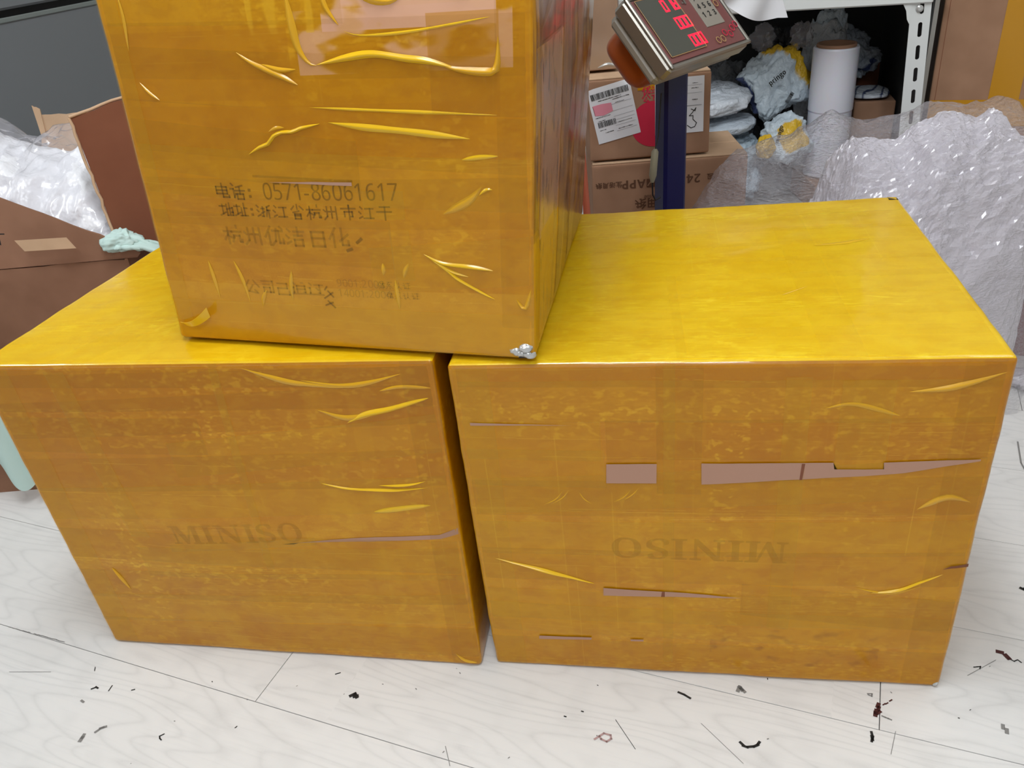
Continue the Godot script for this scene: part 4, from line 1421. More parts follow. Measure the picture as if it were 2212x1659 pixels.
# ---------------------------------------------------------------- platform scale
func scale_machine() -> void:
	var t := thing("platform_scale", "electronic scale with blue post, tilted metal display head and glowing red digits", "scale", V3(0.36, 0, -1.66))
	var st := sts()
	box(st, V3(0.0, 0.055, 0.0), V3(0.3, 0.03, 0.2), Transform3D(), 0.006)
	put("platform", st, M.bezel, t)
	for sx in [-0.12, 0.12]:
		for sz in [-0.07, 0.07]:
			st = sts()
			lathe(st, [[0.0, 0.0], [0.016, 0.0], [0.014, 0.012], [0.008, 0.014], [0.008, 0.041], [0.0, 0.041]], 14, V3(sx, 0, sz))
			put("foot", st, M.black, t)
	st = sts()
	# four-sided post with rounded corners, a flat facing the viewer and a darker flank
	box(st, V3(-0.006, 0.42, -0.012), V3(0.048, 0.71, 0.05), Transform3D(Basis(Vector3.UP, 0.25), Vector3.ZERO), 0.006)
	put("post", st, M.blue, t)
	st = sts()
	box(st, V3(-0.004, 0.76, -0.012), V3(0.06, 0.05, 0.055), Transform3D(Basis(Vector3.UP, 0.25), Vector3.ZERO), 0.012)
	put("post_collar", st, M.blue, t)
	# head
	var yaw := 0.80
	var tilt := -0.73
	var hb := Basis(Vector3.UP, yaw) * Basis(Vector3.RIGHT, tilt)
	var hx := Transform3D(hb, V3(0.014, 0.82, 0.03))
	var W := 0.272
	var H := 0.148
	st = sts()
	box(st, V3(0, 0, -0.016), V3(W, H, 0.032), hx, 0.006)
	var head := put("head_case", st, M.bezel, t)
	st = sts()
	box(st, V3(0, 0, -0.043), V3(W * 0.97, H * 0.93, 0.024), hx, 0.008)
	put("head_back", st, M.keypad_grey, t)
	st = sts()
	lump(st, hx * V3(-0.03, 0.012, -0.082), hb * Basis.from_scale(V3(0.07, 0.055, 0.042)), 0.0, 5.0, 3, 48, 32, 0.45, null, 0.5)
	put("rear_display_housing", st, M.amber_case, t)
	# raised polished rim
	for e in [[0, H / 2 - 0.004, W, 0.008], [0, -H / 2 + 0.004, W, 0.008], [-W / 2 + 0.004, 0, 0.008, H], [W / 2 - 0.004, 0, 0.008, H]]:
		st = sts()
		box(st, V3(e[0], e[1], 0.002), V3(e[2], e[3], 0.006), hx, 0.002)
		put("rim", st, M.bezel, head)
	st = sts()
	box(st, V3(0, 0, 0.001), V3(W - 0.02, H - 0.02, 0.003), hx, 0.0006)
	var key := put("membrane_panel", st, M.keypad, t)
	st = sts()
	box(st, V3(-0.062, 0.004, 0.003), V3(0.112, 0.114, 0.003), hx, 0.0008)
	put("display_window", st, M.display, key)
	st = sts()
	for e in [[0.0, 0.0575, 0.112, 0.0012], [0.0, -0.0575, 0.112, 0.0012], [-0.0565, 0.0, 0.0012, 0.114], [0.0565, 0.0, 0.0012, 0.114]]:
		box(st, V3(-0.062 + e[0], 0.004 + e[1], 0.0047), V3(e[2], e[3], 0.0008), hx, 0.0002)
	put("display_border", st, M.gold, key)
	st = sts()
	box(st, V3(0.066, 0.016, 0.003), V3(0.062, 0.072, 0.002), hx, 0.0005)
	put("number_pad", st, M.keypad_grey, key)
	var on := func(x: float, y: float) -> Array: return [hx * V3(x, y, 0.0047), hb.z]
	var kx := [0.044, 0.062, 0.08]
	for i in 9:
		st = sts()
		var pos := Vector2(kx[i % 3], 0.035 - 0.018 * (i / 3))
		var onk := func(x: float, y: float) -> Array: return on.call(pos.x + x, pos.y + y)
		glyphs(st, ["7", "8", "9", "4", "5", "6", "1", "2", "3"][i], "Droid Sans", 0.011, onk, true)
		put("key_digit", st, M.black, key, false)
	for i in 8:
		st = sts()
		lathe(st, [[0.0055, 0.0], [0.007, 0.0], [0.007, 0.0006], [0.0055, 0.0006]], 16)
		var o := put("key_ring", st, M.gold if i < 4 else M.red_print, key)
		o.transform = hx * Transform3D(Basis(Vector3.RIGHT, PI / 2), V3([0.105, 0.105, 0.04, 0.056, 0.072, 0.088, 0.104, 0.12][i], [0.04, 0.02, -0.05, -0.05, -0.04, -0.045, -0.035, -0.03][i], 0.0045))
	# maker's mark: two small wedges and a slanting bar
	st = sts()
	for q in [[Vector2(0.006, 0.044), Vector2(0.013, 0.048), Vector2(0.01, 0.052)], [Vector2(0.006, 0.036), Vector2(0.013, 0.036), Vector2(0.009, 0.041)], [Vector2(0.014, 0.034), Vector2(0.019, 0.034), Vector2(0.021, 0.054), Vector2(0.016, 0.054)]]:
		flat(st, q, on)
	put("emblem", st, M.bezel, key, false)
	# seven-segment rows
	var rows := [["0", -0.052, 0.04], ["18", -0.034, 0.04], ["000", -0.044, 0.002], ["000", -0.036, -0.036]]
	for r in rows:
		st = sts()
		var x: float = r[1]
		for ch in r[0]:
			seg(st, ch, x, r[2], on)
			x += 0.0145
		put("red_digits", st, M.digit, key, false)
	# thin cable with an inline connector
	st = sts()
	tube(st, [V3(-0.034, 0.70, 0.02), V3(-0.037, 0.66, 0.022), V3(-0.040, 0.62, 0.024), V3(-0.046, 0.60, 0.03)], [0.0014], 6)
	tube(st, [V3(-0.052, 0.535, 0.03), V3(-0.051, 0.51, 0.03), V3(-0.045, 0.497, 0.026), V3(-0.034, 0.5, 0.02)], [0.0016], 6)
	put("cable", st, M.ribbon, t)
	st = sts()
	tube(st, [V3(-0.046, 0.60, 0.03), V3(-0.047, 0.594, 0.03), V3(-0.051, 0.548, 0.03), V3(-0.052, 0.535, 0.03)], [0.003, 0.007, 0.0075, 0.0035], 12)
	put("cable_connector", st, M.plug, t)


func seg(st: SurfaceTool, ch: String, x: float, y: float, at: Callable) -> void:
	var on: String = {"0": "abcdef", "1": "bc", "8": "abcdefg", "9": "abcdfg"}[ch]
	var w := 0.0105
	var h := 0.021
	var b := 0.0036
	var L := {"a": [0, h, w, h], "b": [w, h / 2, w, h], "c": [w, 0, w, h / 2], "d": [0, 0, w, 0], "e": [0, 0, 0, h / 2], "f": [0, h / 2, 0, h], "g": [0, h / 2, w, h / 2]}
	for s in on:
		var q: Array = L[s]
		bar(st, Vector2(x + q[0], y - h / 2 + q[1]), Vector2(x + q[2], y - h / 2 + q[3]), b, at)


# ---------------------------------------------------------------- brown parcels
func parcel(called: String, label: String, at: Vector3, turn: float, s: Vector3, m: Material, group := "") -> Node3D:
	var t := thing(called, label, "box", at, turn, group)
	var k := Carton.new([V3(-s.x / 2, 0, 0), V3(s.x / 2, 0, 0), V3(-s.x / 2, s.y, 0), V3(s.x / 2, s.y, 0), V3(-s.x / 2, 0, -s.z), V3(s.x / 2, 0, -s.z), V3(-s.x / 2, s.y, -s.z), V3(s.x / 2, s.y, -s.z)], 200 + used.size())
	k.r = 0.004
	k.bulge = Vector3.ZERO
	k.rough = 0.12
	var st := sts()
	st.set_smooth_group(0)
	for face in ["F", "T", "R", "L", "K", "B"]:
		for j in 14:
			for i in 14:
				for o in [[0, 0], [1, 1], [1, 0], [0, 0], [0, 1], [1, 1]]:
					st.add_vertex(k.at(face, ease14(i + o[0]), ease14(j + o[1]))[0])
	put("body", st, m, t)
	t.set_meta("carton", k)
	return t


func ease14(i: int) -> float:
	return [0.0, 0.006, 0.014, 0.03, 0.1, 0.24, 0.4, 0.6, 0.76, 0.9, 0.97, 0.986, 0.994, 0.997, 1.0][i] if i != 13 else 0.997


func lid_flaps(t: Node3D, s: Vector3, m: Material) -> void:
	for e in [0, 1]:
		var z0 := -0.001 if e == 0 else -s.z / 2 - 0.002
		var st := sts()
		box(st, V3(0, s.y + 0.002, z0 - s.z / 4), V3(s.x - 0.004, 0.004, s.z / 2 - 0.002), Transform3D(), 0.001)
		put("top_flap", st, m, t)


func parcel_boxes() -> void:
	# lower parcel, upside-down print
	var s := V3(0.345, 0.505, 0.2)
	var t := parcel("brown_carton", "brown carton with upside-down printing behind the blue scale post, under the labelled carton", V3(0.392, 0, -1.87), -0.05, s, M.kraft, "brown cartons stacked behind the scale")
	lid_flaps(t, s, M.kraft_light)
	var k: Carton = t.get_meta("carton")
	var st := sts()
	glyphs(st, "APP", "Droid Sans", 0.019, print_at(k, "F", Vector2(0.345, 0.925), PI), true, 1.1)
	put("printed_text", st, M.brown_print, t, false)
	for q in [[0.19, 0.92, "生活用纸", 0.012, 0.0018, 0.003], [0.79, 0.93, "包", 0.016, 0.002, 0.003], [0.42, 0.835, "用纸", 0.022, 0.0026, 0.004]]:
		st = sts()
		signs(st, q[2], q[3], q[4], q[5], 0.0, 0.0, print_at(k, "F", Vector2(q[0], q[1]), PI))
		put("printed_text", st, M.brown_print, t, false)
	st = sts()
	glyphs(st, "24", "Droid Sans", 0.02, print_at(k, "F", Vector2(0.70, 0.932), PI), true)
	put("printed_text", st, M.brown_print, t, false)
	st = sts()
	glyphs(st, "tissue", "Droid Sans", 0.008, print_at(k, "F", Vector2(0.42, 0.852), PI))
	put("printed_text", st, M.brown_print, t, false)
	st = sts()
	flat(st, [Vector2(0, 0), Vector2(0.021, 0), Vector2(0.021, 0.019), Vector2(0, 0.019)], print_at(k, "F", Vector2(0.352, 0.888), 0.0))
	var em := put("emblem", st, M.brown_print, t, false)
	st = sts()
	for l in [[0.003, 0.004, 0.008, 0.011], [0.008, 0.011, 0.012, 0.008], [0.012, 0.008, 0.018, 0.016]]:
		bar(st, Vector2(l[0], l[1]), Vector2(l[2], l[3]), 0.0024, print_at(k, "F", Vector2(0.352, 0.888), 0.0, 0.0012))
	put("emblem_wave", st, M.kraft, em, false)
	# labelled parcel
	var s2 := V3(0.262, 0.172, 0.2)
	var t2 := parcel("brown_carton", "small brown carton with two white shipping labels and red print behind the scale", V3(0.349, 0.5135, -1.88), -0.03, s2, M.kraft, "brown cartons stacked behind the scale")
	lid_flaps(t2, s2, M.kraft_light)
	var k2: Carton = t2.get_meta("carton")
	strip(k2, t2, "F", 0.40, 0.84, 0.63, 0.84, 0.026, M.tape, 0.0006)
	st = sts()
	var c := Vector2(0.53, 0.42)
	var ring := []
	for i in 40:
		ring.append(Vector2(cos(TAU * i / 40.0), sin(TAU * i / 40.0)) * 0.049)
	ring = ring.map(func(q: Vector2) -> Vector2: return c + q / k2.size("F"))
	st = sts()
	patch(k2, t2, "F", ring, M.red_print, "red_disc", 0.0006)
	st = sts()
	for row in [[0.44, 0.79, "优活"], [0.44, 0.70, "公市"], [0.485, 0.42, "日用"], [0.485, 0.25, "生化"]]:
		st = sts()
		signs(st, row[2], 0.016, 0.0022, 0.004, 0.0, 0.0, print_at(k2, "F", Vector2(row[0], row[1]), 0.0, 0.0008))
		put("red_print", st, M.red_print, t2, false)
	ship_label(t2, k2, Vector2(0.075, 0.215), 0.21, Vector2(0.094, 0.118), true)
	ship_label(t2, k2, Vector2(0.545, 0.27), 0.01, Vector2(0.105, 0.118), false)
	# wrapped parcel above
	var t3 := parcel("wrapped_carton", "brown carton in shiny clear wrap on top of the labelled carton", V3(0.235, 0.695, -1.94), -0.02, V3(0.115, 0.3, 0.14), M.kraft, "")
	var k3: Carton = t3.get_meta("carton")
	for f in [["F", 0.0], ["R", 0.0]]:
		strip(k3, t3, f[0], 0.02, 0.01, 0.98, 0.01, 0.285, M.film_clear, 0.002)
	ridge(k3, t3, "F", pairs("0.97,0.01 0.95,0.06 0.98,0.16"), 0.02, 0.008, M.foil)
	ridge(k3, t3, "F", pairs("0.6,0.02 0.8,0.04 0.96,0.02"), 0.012, 0.005, M.foil)
	# orange plastic chair leg beside the stacked cartons
	var o := thing("orange_chair", "edge of a glossy orange plastic chair between the top carton and the brown cartons", "chair")
	st = sts()
	slab(st, func(u: float, v: float) -> Vector3:
		return V3(0.165 + 0.018 * u * (1.0 - 0.3 * v) + 0.022 * (1.0 - v), 0.0 + 0.645 * v, -1.60 - 0.03 * v + 0.006 * sin(PI * u)), 6, 20, 0.012)
	put("leg", st, M.orange, o)
	st = sts()
	slab(st, func(u: float, v: float) -> Vector3:
		return V3(0.10 + 0.06 * u, 0.33 + 0.235 * v - 0.05 * v * u, -1.635 - 0.02 * v), 8, 10, 0.01)
	put("seat_panel", st, M.red, o)
	st = sts()
	slab(st, func(u: float, v: float) -> Vector3:
		return V3(0.10 + 0.018 * u, 0.0 + 0.34 * v, -1.66), 4, 10, 0.012)
	put("leg", st, M.orange, o)


func ship_label(t: Node3D, k: Carton, o: Vector2, turn: float, s: Vector2, left: bool) -> void:
	var st := sts()
	grid_flat(st, s, print_at(k, "F", o, turn, 0.0012))
	var lab := put("shipping_label", st, M.label, t, false)
	var at := print_at(k, "F", o, turn, 0.0018)
	st = sts()
	if left:
		barcode(st, 0.006, 0.094, 0.082, 0.013, 38, at)
		put("barcode", st, M.black, lab, false)
		st = sts()
		barcode(st, 0.008, 0.034, 0.04, 0.012, 22, at)
		put("barcode", st, M.black, lab, false)
		st = sts()
		for r in [[0.02, 0.09, 0.05], [0.05, 0.086, 0.036], [0.006, 0.056, 0.03], [0.01, 0.048, 0.014], [0.054, 0.078, 0.02], [0.01, 0.028, 0.012], [0.02, 0.021, 0.016], [0.05, 0.036, 0.03], [0.05, 0.022, 0.03]]:
			words(st, r[0], r[1], r[2], at)
	else:
		for r in [[0.008, 0.104, 0.02], [0.08, 0.104, 0.012], [0.008, 0.094, 0.016], [0.078, 0.094, 0.014], [0.01, 0.07, 0.016], [0.08, 0.07, 0.01], [0.01, 0.048, 0.018], [0.01, 0.012, 0.012]]:
			words(st, r[0], r[1], r[2], at)
	put("label_print", st, M.black, lab, false)
	st = sts()
	for y in ([0.076, 0.062, 0.05, 0.042, 0.03, 0.018] if left else [0.1, 0.084, 0.058, 0.0575]):
		bar(st, Vector2(0.004 if not left else 0.045, y), Vector2(s.x - 0.005, y), 0.0005, at)
	put("label_lines", st, M.grey_print, lab, false)
	st = sts()
	if left:
		flat(st, [Vector2(0.006, 0.062), Vector2(0.024, 0.058), Vector2(0.046, 0.062), Vector2(0.046, 0.08), Vector2(0.024, 0.083), Vector2(0.005, 0.083), Vector2(0.012, 0.073)], at)
		put("pink_stamp", st, M.pink_print, lab, false)
	else:
		var p := [Vector2(0.078, 0.05), Vector2(0.086, 0.046), Vector2(0.088, 0.052), Vector2(0.08, 0.042), Vector2(0.074, 0.036), Vector2(0.082, 0.036), Vector2(0.082, 0.028), Vector2(0.09, 0.02), Vector2(0.086, 0.012), Vector2(0.078, 0.01), Vector2(0.07, 0.016)]
		for i in p.size() - 1:
			bar(st, p[i], p[i + 1], 0.0016, at)
		put("pen_scribble", st, M.black, lab, false)
		st = sts()
		words(st, 0.008, 0.052, 0.02, at)
		put("red_line", st, M.red_print, lab, false)


func grid_flat(st: SurfaceTool, s: Vector2, at: Callable) -> void:
	for j in 6:
		for i in 6:
			var a := Vector2(s.x * i / 6.0, s.y * j / 6.0)
			var d := s / 6.0
			flat(st, [a, a + Vector2(d.x, 0), a + d, a + Vector2(0, d.y)], at)


func words(st: SurfaceTool, x: float, y: float, w: float, at: Callable) -> void:   # a row of tiny unreadable print
	var u := x
	while u < x + w:
		var d := rng.randf_range(0.0012, 0.0028)
		bar(st, Vector2(u, y + rng.randf_range(-0.0003, 0.0003)), Vector2(u + d, y), rng.randf_range(0.0006, 0.0014), at)
		u += d + rng.randf_range(0.0008, 0.0016)


# ---------------------------------------------------------------- white slotted shelf
func shelf_unit() -> void:
	var t := thing("shelf_unit", "white metal shelf with slotted upright post and a dark back, behind the scale", "shelf")
	var turn := Basis(Vector3.UP, -0.233)
	t.transform = Transform3D(turn, V3(0.967, 0, -1.995) - turn * V3(0.968, 0, -2.0))
	var z := -2.0
	var st := sts()
	# right upright: an angle section with slots cut through, leaning very slightly
	var post := CSGCombiner3D.new()
	post.name = "upright"
	t.add_child(post)
	var face := CSGBox3D.new()
	face.name = "flange"
	face.size = V3(0.042, 1.6, 0.003)
	post.add_child(face)
	face.position = V3(0, 0.8, 0)
	var web := CSGBox3D.new()
	web.name = "web"
	web.size = V3(0.003, 1.6, 0.04)
	post.add_child(web)
	web.position = V3(0.0195, 0.8, -0.02)
	for i in 32:
		var y := 0.04 + i * 0.048
		if absf(y - 0.796) < 0.03:
			continue
		var slot := CSGPolygon3D.new()
		slot.name = "slot"
		var p := PackedVector2Array()
		for a in 16:
			var g := TAU * a / 16.0
			p.append(Vector2(cos(g) * 0.0045, sin(g) * 0.0045 + (0.011 if sin(g) > 0 else -0.011)))
		slot.polygon = p
		slot.depth = 0.02
		slot.operation = CSGShape3D.OPERATION_SUBTRACTION
		post.add_child(slot, true)
		slot.position = V3(0.002, y, 0.01)
	post.material_override = M.white_metal
	post.transform = Transform3D(Basis(Vector3.BACK, 0.05), V3(1.006, 0, z))
	# other uprights
	for q in [[0.16, z], [0.16, -2.52]]:
		st = sts()
		box(st, V3(q[0], 0.8, q[1]), V3(0.04, 1.6, 0.003), Transform3D(), 0.0008)
		box(st, V3(q[0] + 0.018, 0.8, q[1] - 0.02 * (1 if q[1] == z else -1)), V3(0.003, 1.6, 0.04), Transform3D(), 0.0008)
		put("upright", st, M.white_metal, t)
	for y in [0.27, 0.80, 1.35]:
		st = sts()
		box(st, V3(0.58, y, -2.26), V3(0.86, 0.012, 0.54), Transform3D(), 0.003)
		var dk := put("deck", st, M.white_metal, t)
		st = sts()
		box(st, V3(0.57, y - 0.012 if y < 1 else y, z + 0.003), V3(0.84, 0.045, 0.012), Transform3D(), 0.003)
		put("front_beam", st, M.white_metal, dk)
	# rounded corner plate under the beam
	st = sts()
	var arc := [Vector2(0.0, 0.0), Vector2(0.0, -0.06)]
	for i in 9:
		var g := PI / 2 * i / 8.0
		arc.append(Vector2(-0.034 + 0.034 * cos(g), -0.06 + 0.06 * sin(g)) + Vector2(-0.006, 0.0))
	var cp := CSGPolygon3D.new()
	cp.name = "corner_plate"
	cp.polygon = PackedVector2Array([Vector2(0, 0), Vector2(-0.06, 0), Vector2(-0.045, -0.002), Vector2(-0.03, -0.008), Vector2(-0.018, -0.018), Vector2(-0.010, -0.032), Vector2(-0.006, -0.05), Vector2(0, -0.06)])
	cp.depth = 0.003
	cp.material = M.white_metal
	t.add_child(cp)
	cp.position = V3(0.948, 0.784, z + 0.0035)
	st = sts()
	lathe(st, [[0.008, 0.0], [0.0075, 0.002], [0.004, 0.004], [0.0, 0.004]], 16)
	var bolt := put("bolt", st, M.foil, t)
	bolt.transform = Transform3D(Basis(Vector3.RIGHT, PI / 2), V3(0.965, 0.755, z + 0.003))
	st = sts()
	box(st, V3(0.58, 0.8, -2.545), V3(0.9, 1.6, 0.01), Transform3D(), 0.002)
	put("back_sheet", st, M.back_panel, t)
	st = sts()
	box(st, V3(0.998, 0.8, -2.28), V3(0.006, 1.6, 0.52), Transform3D(), 0.001)
	put("side_sheet", st, M.back_panel, t)

func mailer(label: String, at: Vector3, turn: Vector3, s: Vector3, sd: int, col: Callable, amp := 0.02) -> Node3D:
	var t := thing("poly_mailer", label, "parcel bag", at, 0.0, "plastic mailing bags on the shelf")
	var b := Basis.from_euler(turn)
	var st := sts()
	lump(st, Vector3.ZERO, b * Basis.from_scale(s), amp, 9.0, sd, 84, 54, 0.55, col, 1.0)
	put("pouch", st, M.mailer, t)
	return t


const PALE := Color(0.6, 0.7, 0.78)
const NAVY := Color(0.05, 0.07, 0.16)
const YELLOW := Color(0.75, 0.47, 0.03)
const SILVER := Color(0.5, 0.54, 0.6)
const DIM := Color(0.16, 0.17, 0.19)


func mail_print(t: Node3D, text: String, h: float, xf: Transform3D, bars := false) -> void:
	var st := sts()
	var at := func(x: float, y: float) -> Array: return [xf * V3(x, y, 0), xf.basis.z]
	if bars:
		barcode(st, 0.0, 0.0, h * 3.0, h, 18, at)
	else:
		glyphs(st, text, "Droid Sans", h, at, true)
	put("printed_text", st, M.black, t, false)


func shelf_goods() -> void:
	var shelf_y := 0.277
	# stretch film roll, standing on a low box on the lower deck
	var base := parcel("brown_carton", "low brown carton under the stretch film roll on the shelf", V3(0.87, shelf_y, -2.08), 0.0, V3(0.13, 0.07, 0.18), M.kraft, "brown cartons on the shelf")
	var r := thing("film_roll", "tall white roll of stretch film with cardboard core standing on the shelf", "film roll", V3(0.858, 0.349, -2.17))
	var st := sts()
	lathe(st, [[0.0, 0.0], [0.05, 0.0], [0.052, 0.003], [0.0523, 0.16], [0.0538, 0.164], [0.0538, 0.308], [0.052, 0.312], [0.044, 0.312]], 64)
	put("film", st, M.roll_film, r)
	st = sts()
	lathe(st, [[0.040, 0.02], [0.040, 0.317], [0.041, 0.319], [0.0455, 0.319], [0.0465, 0.317], [0.0465, 0.311]], 64)
	put("core", st, M.kraft, r)
	var c := parcel("brown_carton", "brown carton on the shelf beside the white post, right of the film roll", V3(0.985, shelf_y, -2.2), -0.233, V3(0.1, 0.236, 0.13), M.kraft, "brown cartons on the shelf")
	var fp := mailer("flat white mailing bag with dark stripes lying on the brown carton by the post", V3(0.99, 0.5235, -2.265), V3(0, -0.233, 0), V3(0.05, 0.008, 0.065), 4, func(d: Vector3) -> Color: return NAVY if sin(d.x * 14.0 + d.z * 5.0) > 0.75 else Color(0.6, 0.64, 0.7), 0.005)
	var dk := parcel("brown_carton", "dim brown carton far back on the shelf beside the post", V3(1.015, shelf_y, -2.41), -0.233, V3(0.12, 0.3, 0.05), M.kraft_dark, "brown cartons on the shelf")
	# long grey bags on the left
	mailer("silver grey mailing bag lying flat behind the labelled carton", V3(0.552, 0.548, -2.23), V3(0.05, 0.2, 0.06), V3(0.108, 0.026, 0.10), 14, func(d: Vector3) -> Color: return SILVER.lerp(Color(0.62, 0.66, 0.72), clampf(d.z, 0.0, 1.0)), 0.022)
	mailer("thin silver mailing bag under the silver grey bag on the shelf", V3(0.575, 0.488, -2.22), V3(0.0, 0.1, 0.04), V3(0.10, 0.018, 0.10), 15, func(_d: Vector3) -> Color: return Color(0.5, 0.56, 0.63), 0.016)
	mailer("dark grey mailing bag behind the silver bags at the back of the shelf", V3(0.61, 0.455, -2.40), V3(0.0, 0.1, 0.03), V3(0.12, 0.145, 0.04), 16, func(_d: Vector3) -> Color: return DIM, 0.04)
	mailer("pale blue grey mailing bag low on the shelf under the silver bags", V3(0.612, 0.376, -2.21), V3(0.0, 0.1, 0.0), V3(0.08, 0.078, 0.085), 17, func(d: Vector3) -> Color: return Color(0.45, 0.55, 0.64) if d.x > -0.3 else NAVY, 0.03)
	# pale printed bag with yellow band, upright
	var b := mailer("pale blue mailing bag with yellow band leaning left of the film roll", V3(0.744, 0.57, -2.255), V3(-0.3, 0.1, 0.35), V3(0.085, 0.075, 0.036), 18, func(d: Vector3) -> Color:
		if d.x + 0.35 * d.y > 0.34:
			return YELLOW
		return NAVY if d.x < -0.82 and d.y < 0.5 else PALE, 0.028)
	mail_print(b, "pringo", 0.012, Transform3D(Basis.from_euler(Vector3(-0.3, 0.1, 0.55)), V3(-0.03, 0.0, 0.056)))
	mail_print(b, "", 0.010, Transform3D(Basis.from_euler(Vector3(-0.3, 0.1, 0.9)), V3(0.018, -0.045, 0.05)), true)
	var e := mailer("pale mailing bag with round yellow patch below the leaning bag", V3(0.74, 0.455, -2.14), V3(-0.5, 0.0, 0.3), V3(0.058, 0.055, 0.032), 19, func(d: Vector3) -> Color:
		return YELLOW if Vector2(d.x - 0.15, d.y + 0.1).length() < 0.42 else PALE, 0.02)
	mail_print(e, "mango", 0.010, Transform3D(Basis.from_euler(Vector3(-0.5, 0.0, 1.2)), V3(-0.028, 0.0, 0.044)))
	mailer("small yellow bag corner in front of the pale bags", V3(0.675, 0.452, -2.09), V3(0.0, 0.4, 0.3), V3(0.028, 0.024, 0.018), 20, func(_d: Vector3) -> Color: return YELLOW, 0.012)
	# bags behind the roll
	mailer("pale crumpled mailing bag standing tall behind the film roll", V3(0.882, 0.515, -2.325), V3(0.0, -0.2, -0.06), V3(0.05, 0.205, 0.028), 21, func(d: Vector3) -> Color: return Color(0.5, 0.53, 0.57) if d.y < 0.75 else PALE, 0.04)
	mailer("grey crumpled mailing bag flaring right from behind the film roll", V3(0.975, 0.60, -2.37), V3(0.0, -0.2, -0.6), V3(0.068, 0.045, 0.03), 22, func(d: Vector3) -> Color: return NAVY if absf(d.x - 0.5) < 0.12 and absf(d.y) < 0.3 else Color(0.36, 0.4, 0.46), 0.04)
	mailer("black mailing bag in the dark behind the pale tall bag", V3(0.83, 0.49, -2.41), V3(0.0, 0.1, 0.06), V3(0.075, 0.185, 0.028), 23, func(_d: Vector3) -> Color: return Color(0.03, 0.03, 0.035), 0.04)
	# clear film scraps
	var w := thing("clear_film", "scrap of clear plastic film sticking up between the leaning bag and scale", "plastic")
	st = sts()
	lump(st, V3(0.715, 0.672, -2.3), Basis.from_scale(V3(0.028, 0.03, 0.02)), 0.02, 20.0, 24, 50, 30)
	put("scrap", st, M.wisp, w)
	w = thing("clear_film", "scrap of clear plastic film tucked against the upper left of the film roll", "plastic")
	st = sts()
	lump(st, V3(0.80, 0.675, -2.26), Basis.from_scale(V3(0.025, 0.03, 0.02)), 0.02, 22.0, 26, 50, 30)
	put("scrap", st, M.wisp, w)
	# white paper hanging over the beam, behind the scale head
	w = thing("white_bag", "corner of a white plastic bag hanging over the shelf beam beside the scale head", "plastic bag")
	st = sts()
	slab(st, func(u: float, v: float) -> Vector3:
		return V3(0.52 + 0.125 * u + 0.03 * v * (u - 0.3), 0.835 - v * (0.02 + 0.055 * sin(clampf(u * 1.15, 0.0, 1.0) * PI * 0.62)) , -1.982 + 0.008 * sin(u * 11.0 + v * 3.0)), 24, 12, 0.002)
	put("hanging_part", st, M.label, w)
	# big parcel on the right
	var s := V3(0.42, 0.86, 0.36)
	var big := parcel("brown_carton", "tall brown carton with crossed yellow tape on the far right beside the shelf", V3(1.226, 0, -1.94), -0.44, s, M.kraft)
	var k: Carton = big.get_meta("carton")
	strip(k, big, "F", 0.275, 0.005, 0.30, 0.995, 0.062, M.tape, 0.0008, true)
	strip(k, big, "F", 0.005, 0.565, 0.995, 0.575, 0.06, M.tape, 0.0011)
	st = sts()
	bar(st, Vector2(0.012, 0.0), Vector2(0.012, 0.855), 0.0012, print_at(k, "F", Vector2(0.0, 0.003), 0.0))
	put("crease", st, M.kraft_dark, big, false)


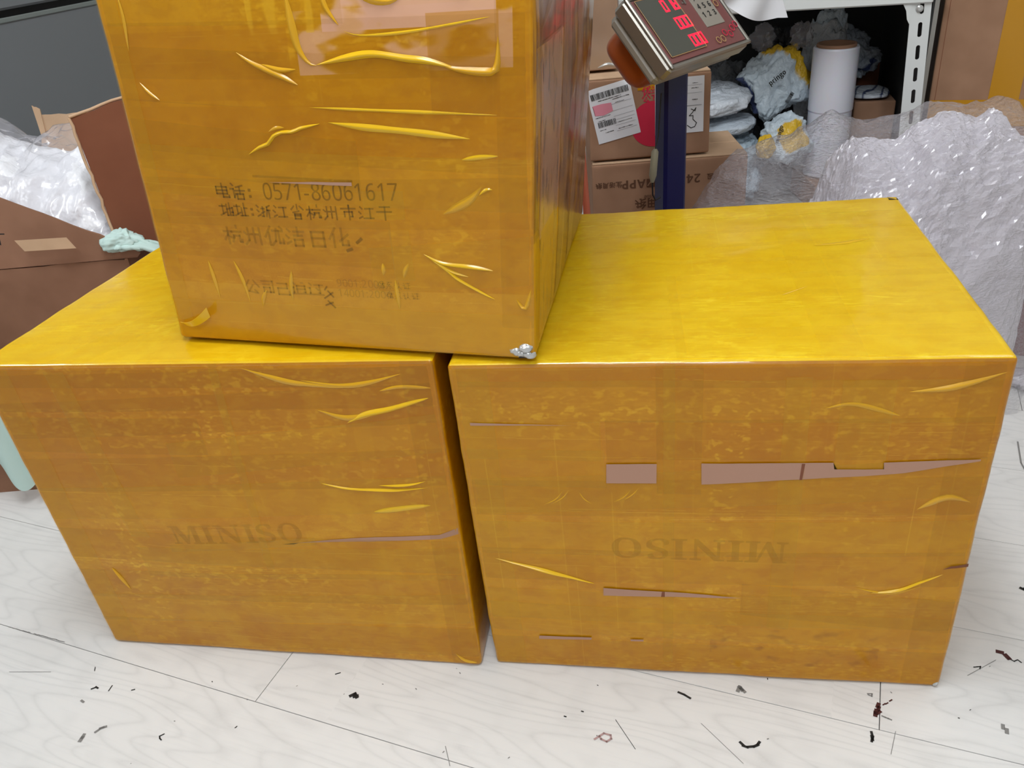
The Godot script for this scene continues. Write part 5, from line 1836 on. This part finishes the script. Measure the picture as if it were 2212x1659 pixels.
# ---------------------------------------------------------------- the big plastic bag
func big_bag() -> void:
	var t := thing("plastic_bag", "huge crumpled translucent white plastic bag heaped behind the right yellow carton", "plastic bag")
	var ridge := [V3(0.40, 0.44, -1.69), V3(0.464, 0.523, -1.70), V3(0.536, 0.572, -1.70), V3(0.616, 0.606, -1.70), V3(0.655, 0.633, -1.70), V3(0.682, 0.628, -1.70), V3(0.734, 0.592, -1.69), V3(0.819, 0.607, -1.68), V3(0.871, 0.628, -1.68), V3(0.965, 0.617, -1.68), V3(1.016, 0.618, -1.68), V3(1.067, 0.576, -1.67), V3(1.12, 0.45, -1.70), V3(1.10, 0.3, -1.73), V3(1.05, 0.16, -1.74), V3(1.0, 0.02, -1.74)]
	var st := sts()
	tent(st, ridge, [-1.53, -1.53, -1.53, -1.50, -1.50, -1.64, -1.69, -1.70], -1.84, 0.045, 3.2, 91, 260, 150)
	put("outer_film", st, M.bag, t)
	var inner := [V3(0.58, 0.05, -1.69), V3(0.62, 0.34, -1.69), V3(0.68, 0.50, -1.69)]
	for p in ridge.slice(6):
		inner.append(p + V3(-0.01, -0.03, -0.005))
	st = sts()
	tent(st, inner, [-1.56, -1.53, -1.51, -1.57, -1.68, -1.70], -1.81, 0.05, 4.0, 95, 200, 150, 0.0, 0.75, true)
	put("inner_film", st, M.bag_inner, t)
	st = sts()
	tent(st, [V3(0.66, 0.05, -1.69), V3(0.68, 0.25, -1.69), V3(0.74, 0.36, -1.68), V3(0.82, 0.4, -1.67), V3(0.90, 0.42, -1.67), V3(0.98, 0.36, -1.66), V3(1.02, 0.2, -1.65), V3(1.03, 0.05, -1.64)], [-1.62, -1.62, -1.6, -1.62], -1.75, 0.04, 4.0, 97, 120, 70)
	put("contents", st, M.foam, t)
	# a lower spill of film by the carton's right side
	var w := thing("clear_film", "loose pale plastic film lying on the floor at the far right edge", "plastic")
	st = sts()
	lump(st, V3(1.17, 0.018, -1.61), Basis.from_scale(V3(0.06, 0.016, 0.05)), 0.03, 12.0, 33, 60, 30)
	put("spill", st, M.bag_inner, w)
	var b := thing("red_bucket", "dark red plastic bucket at the right edge behind the bag", "bucket", V3(1.245, 0, -1.80))
	st = sts()
	lathe(st, [[0.0, 0.0], [0.07, 0.0], [0.073, 0.004], [0.083, 0.19], [0.087, 0.194], [0.087, 0.203], [0.081, 0.203], [0.079, 0.19], [0.068, 0.012], [0.0, 0.012]], 48)
	put("body", st, M.dark_red, b)
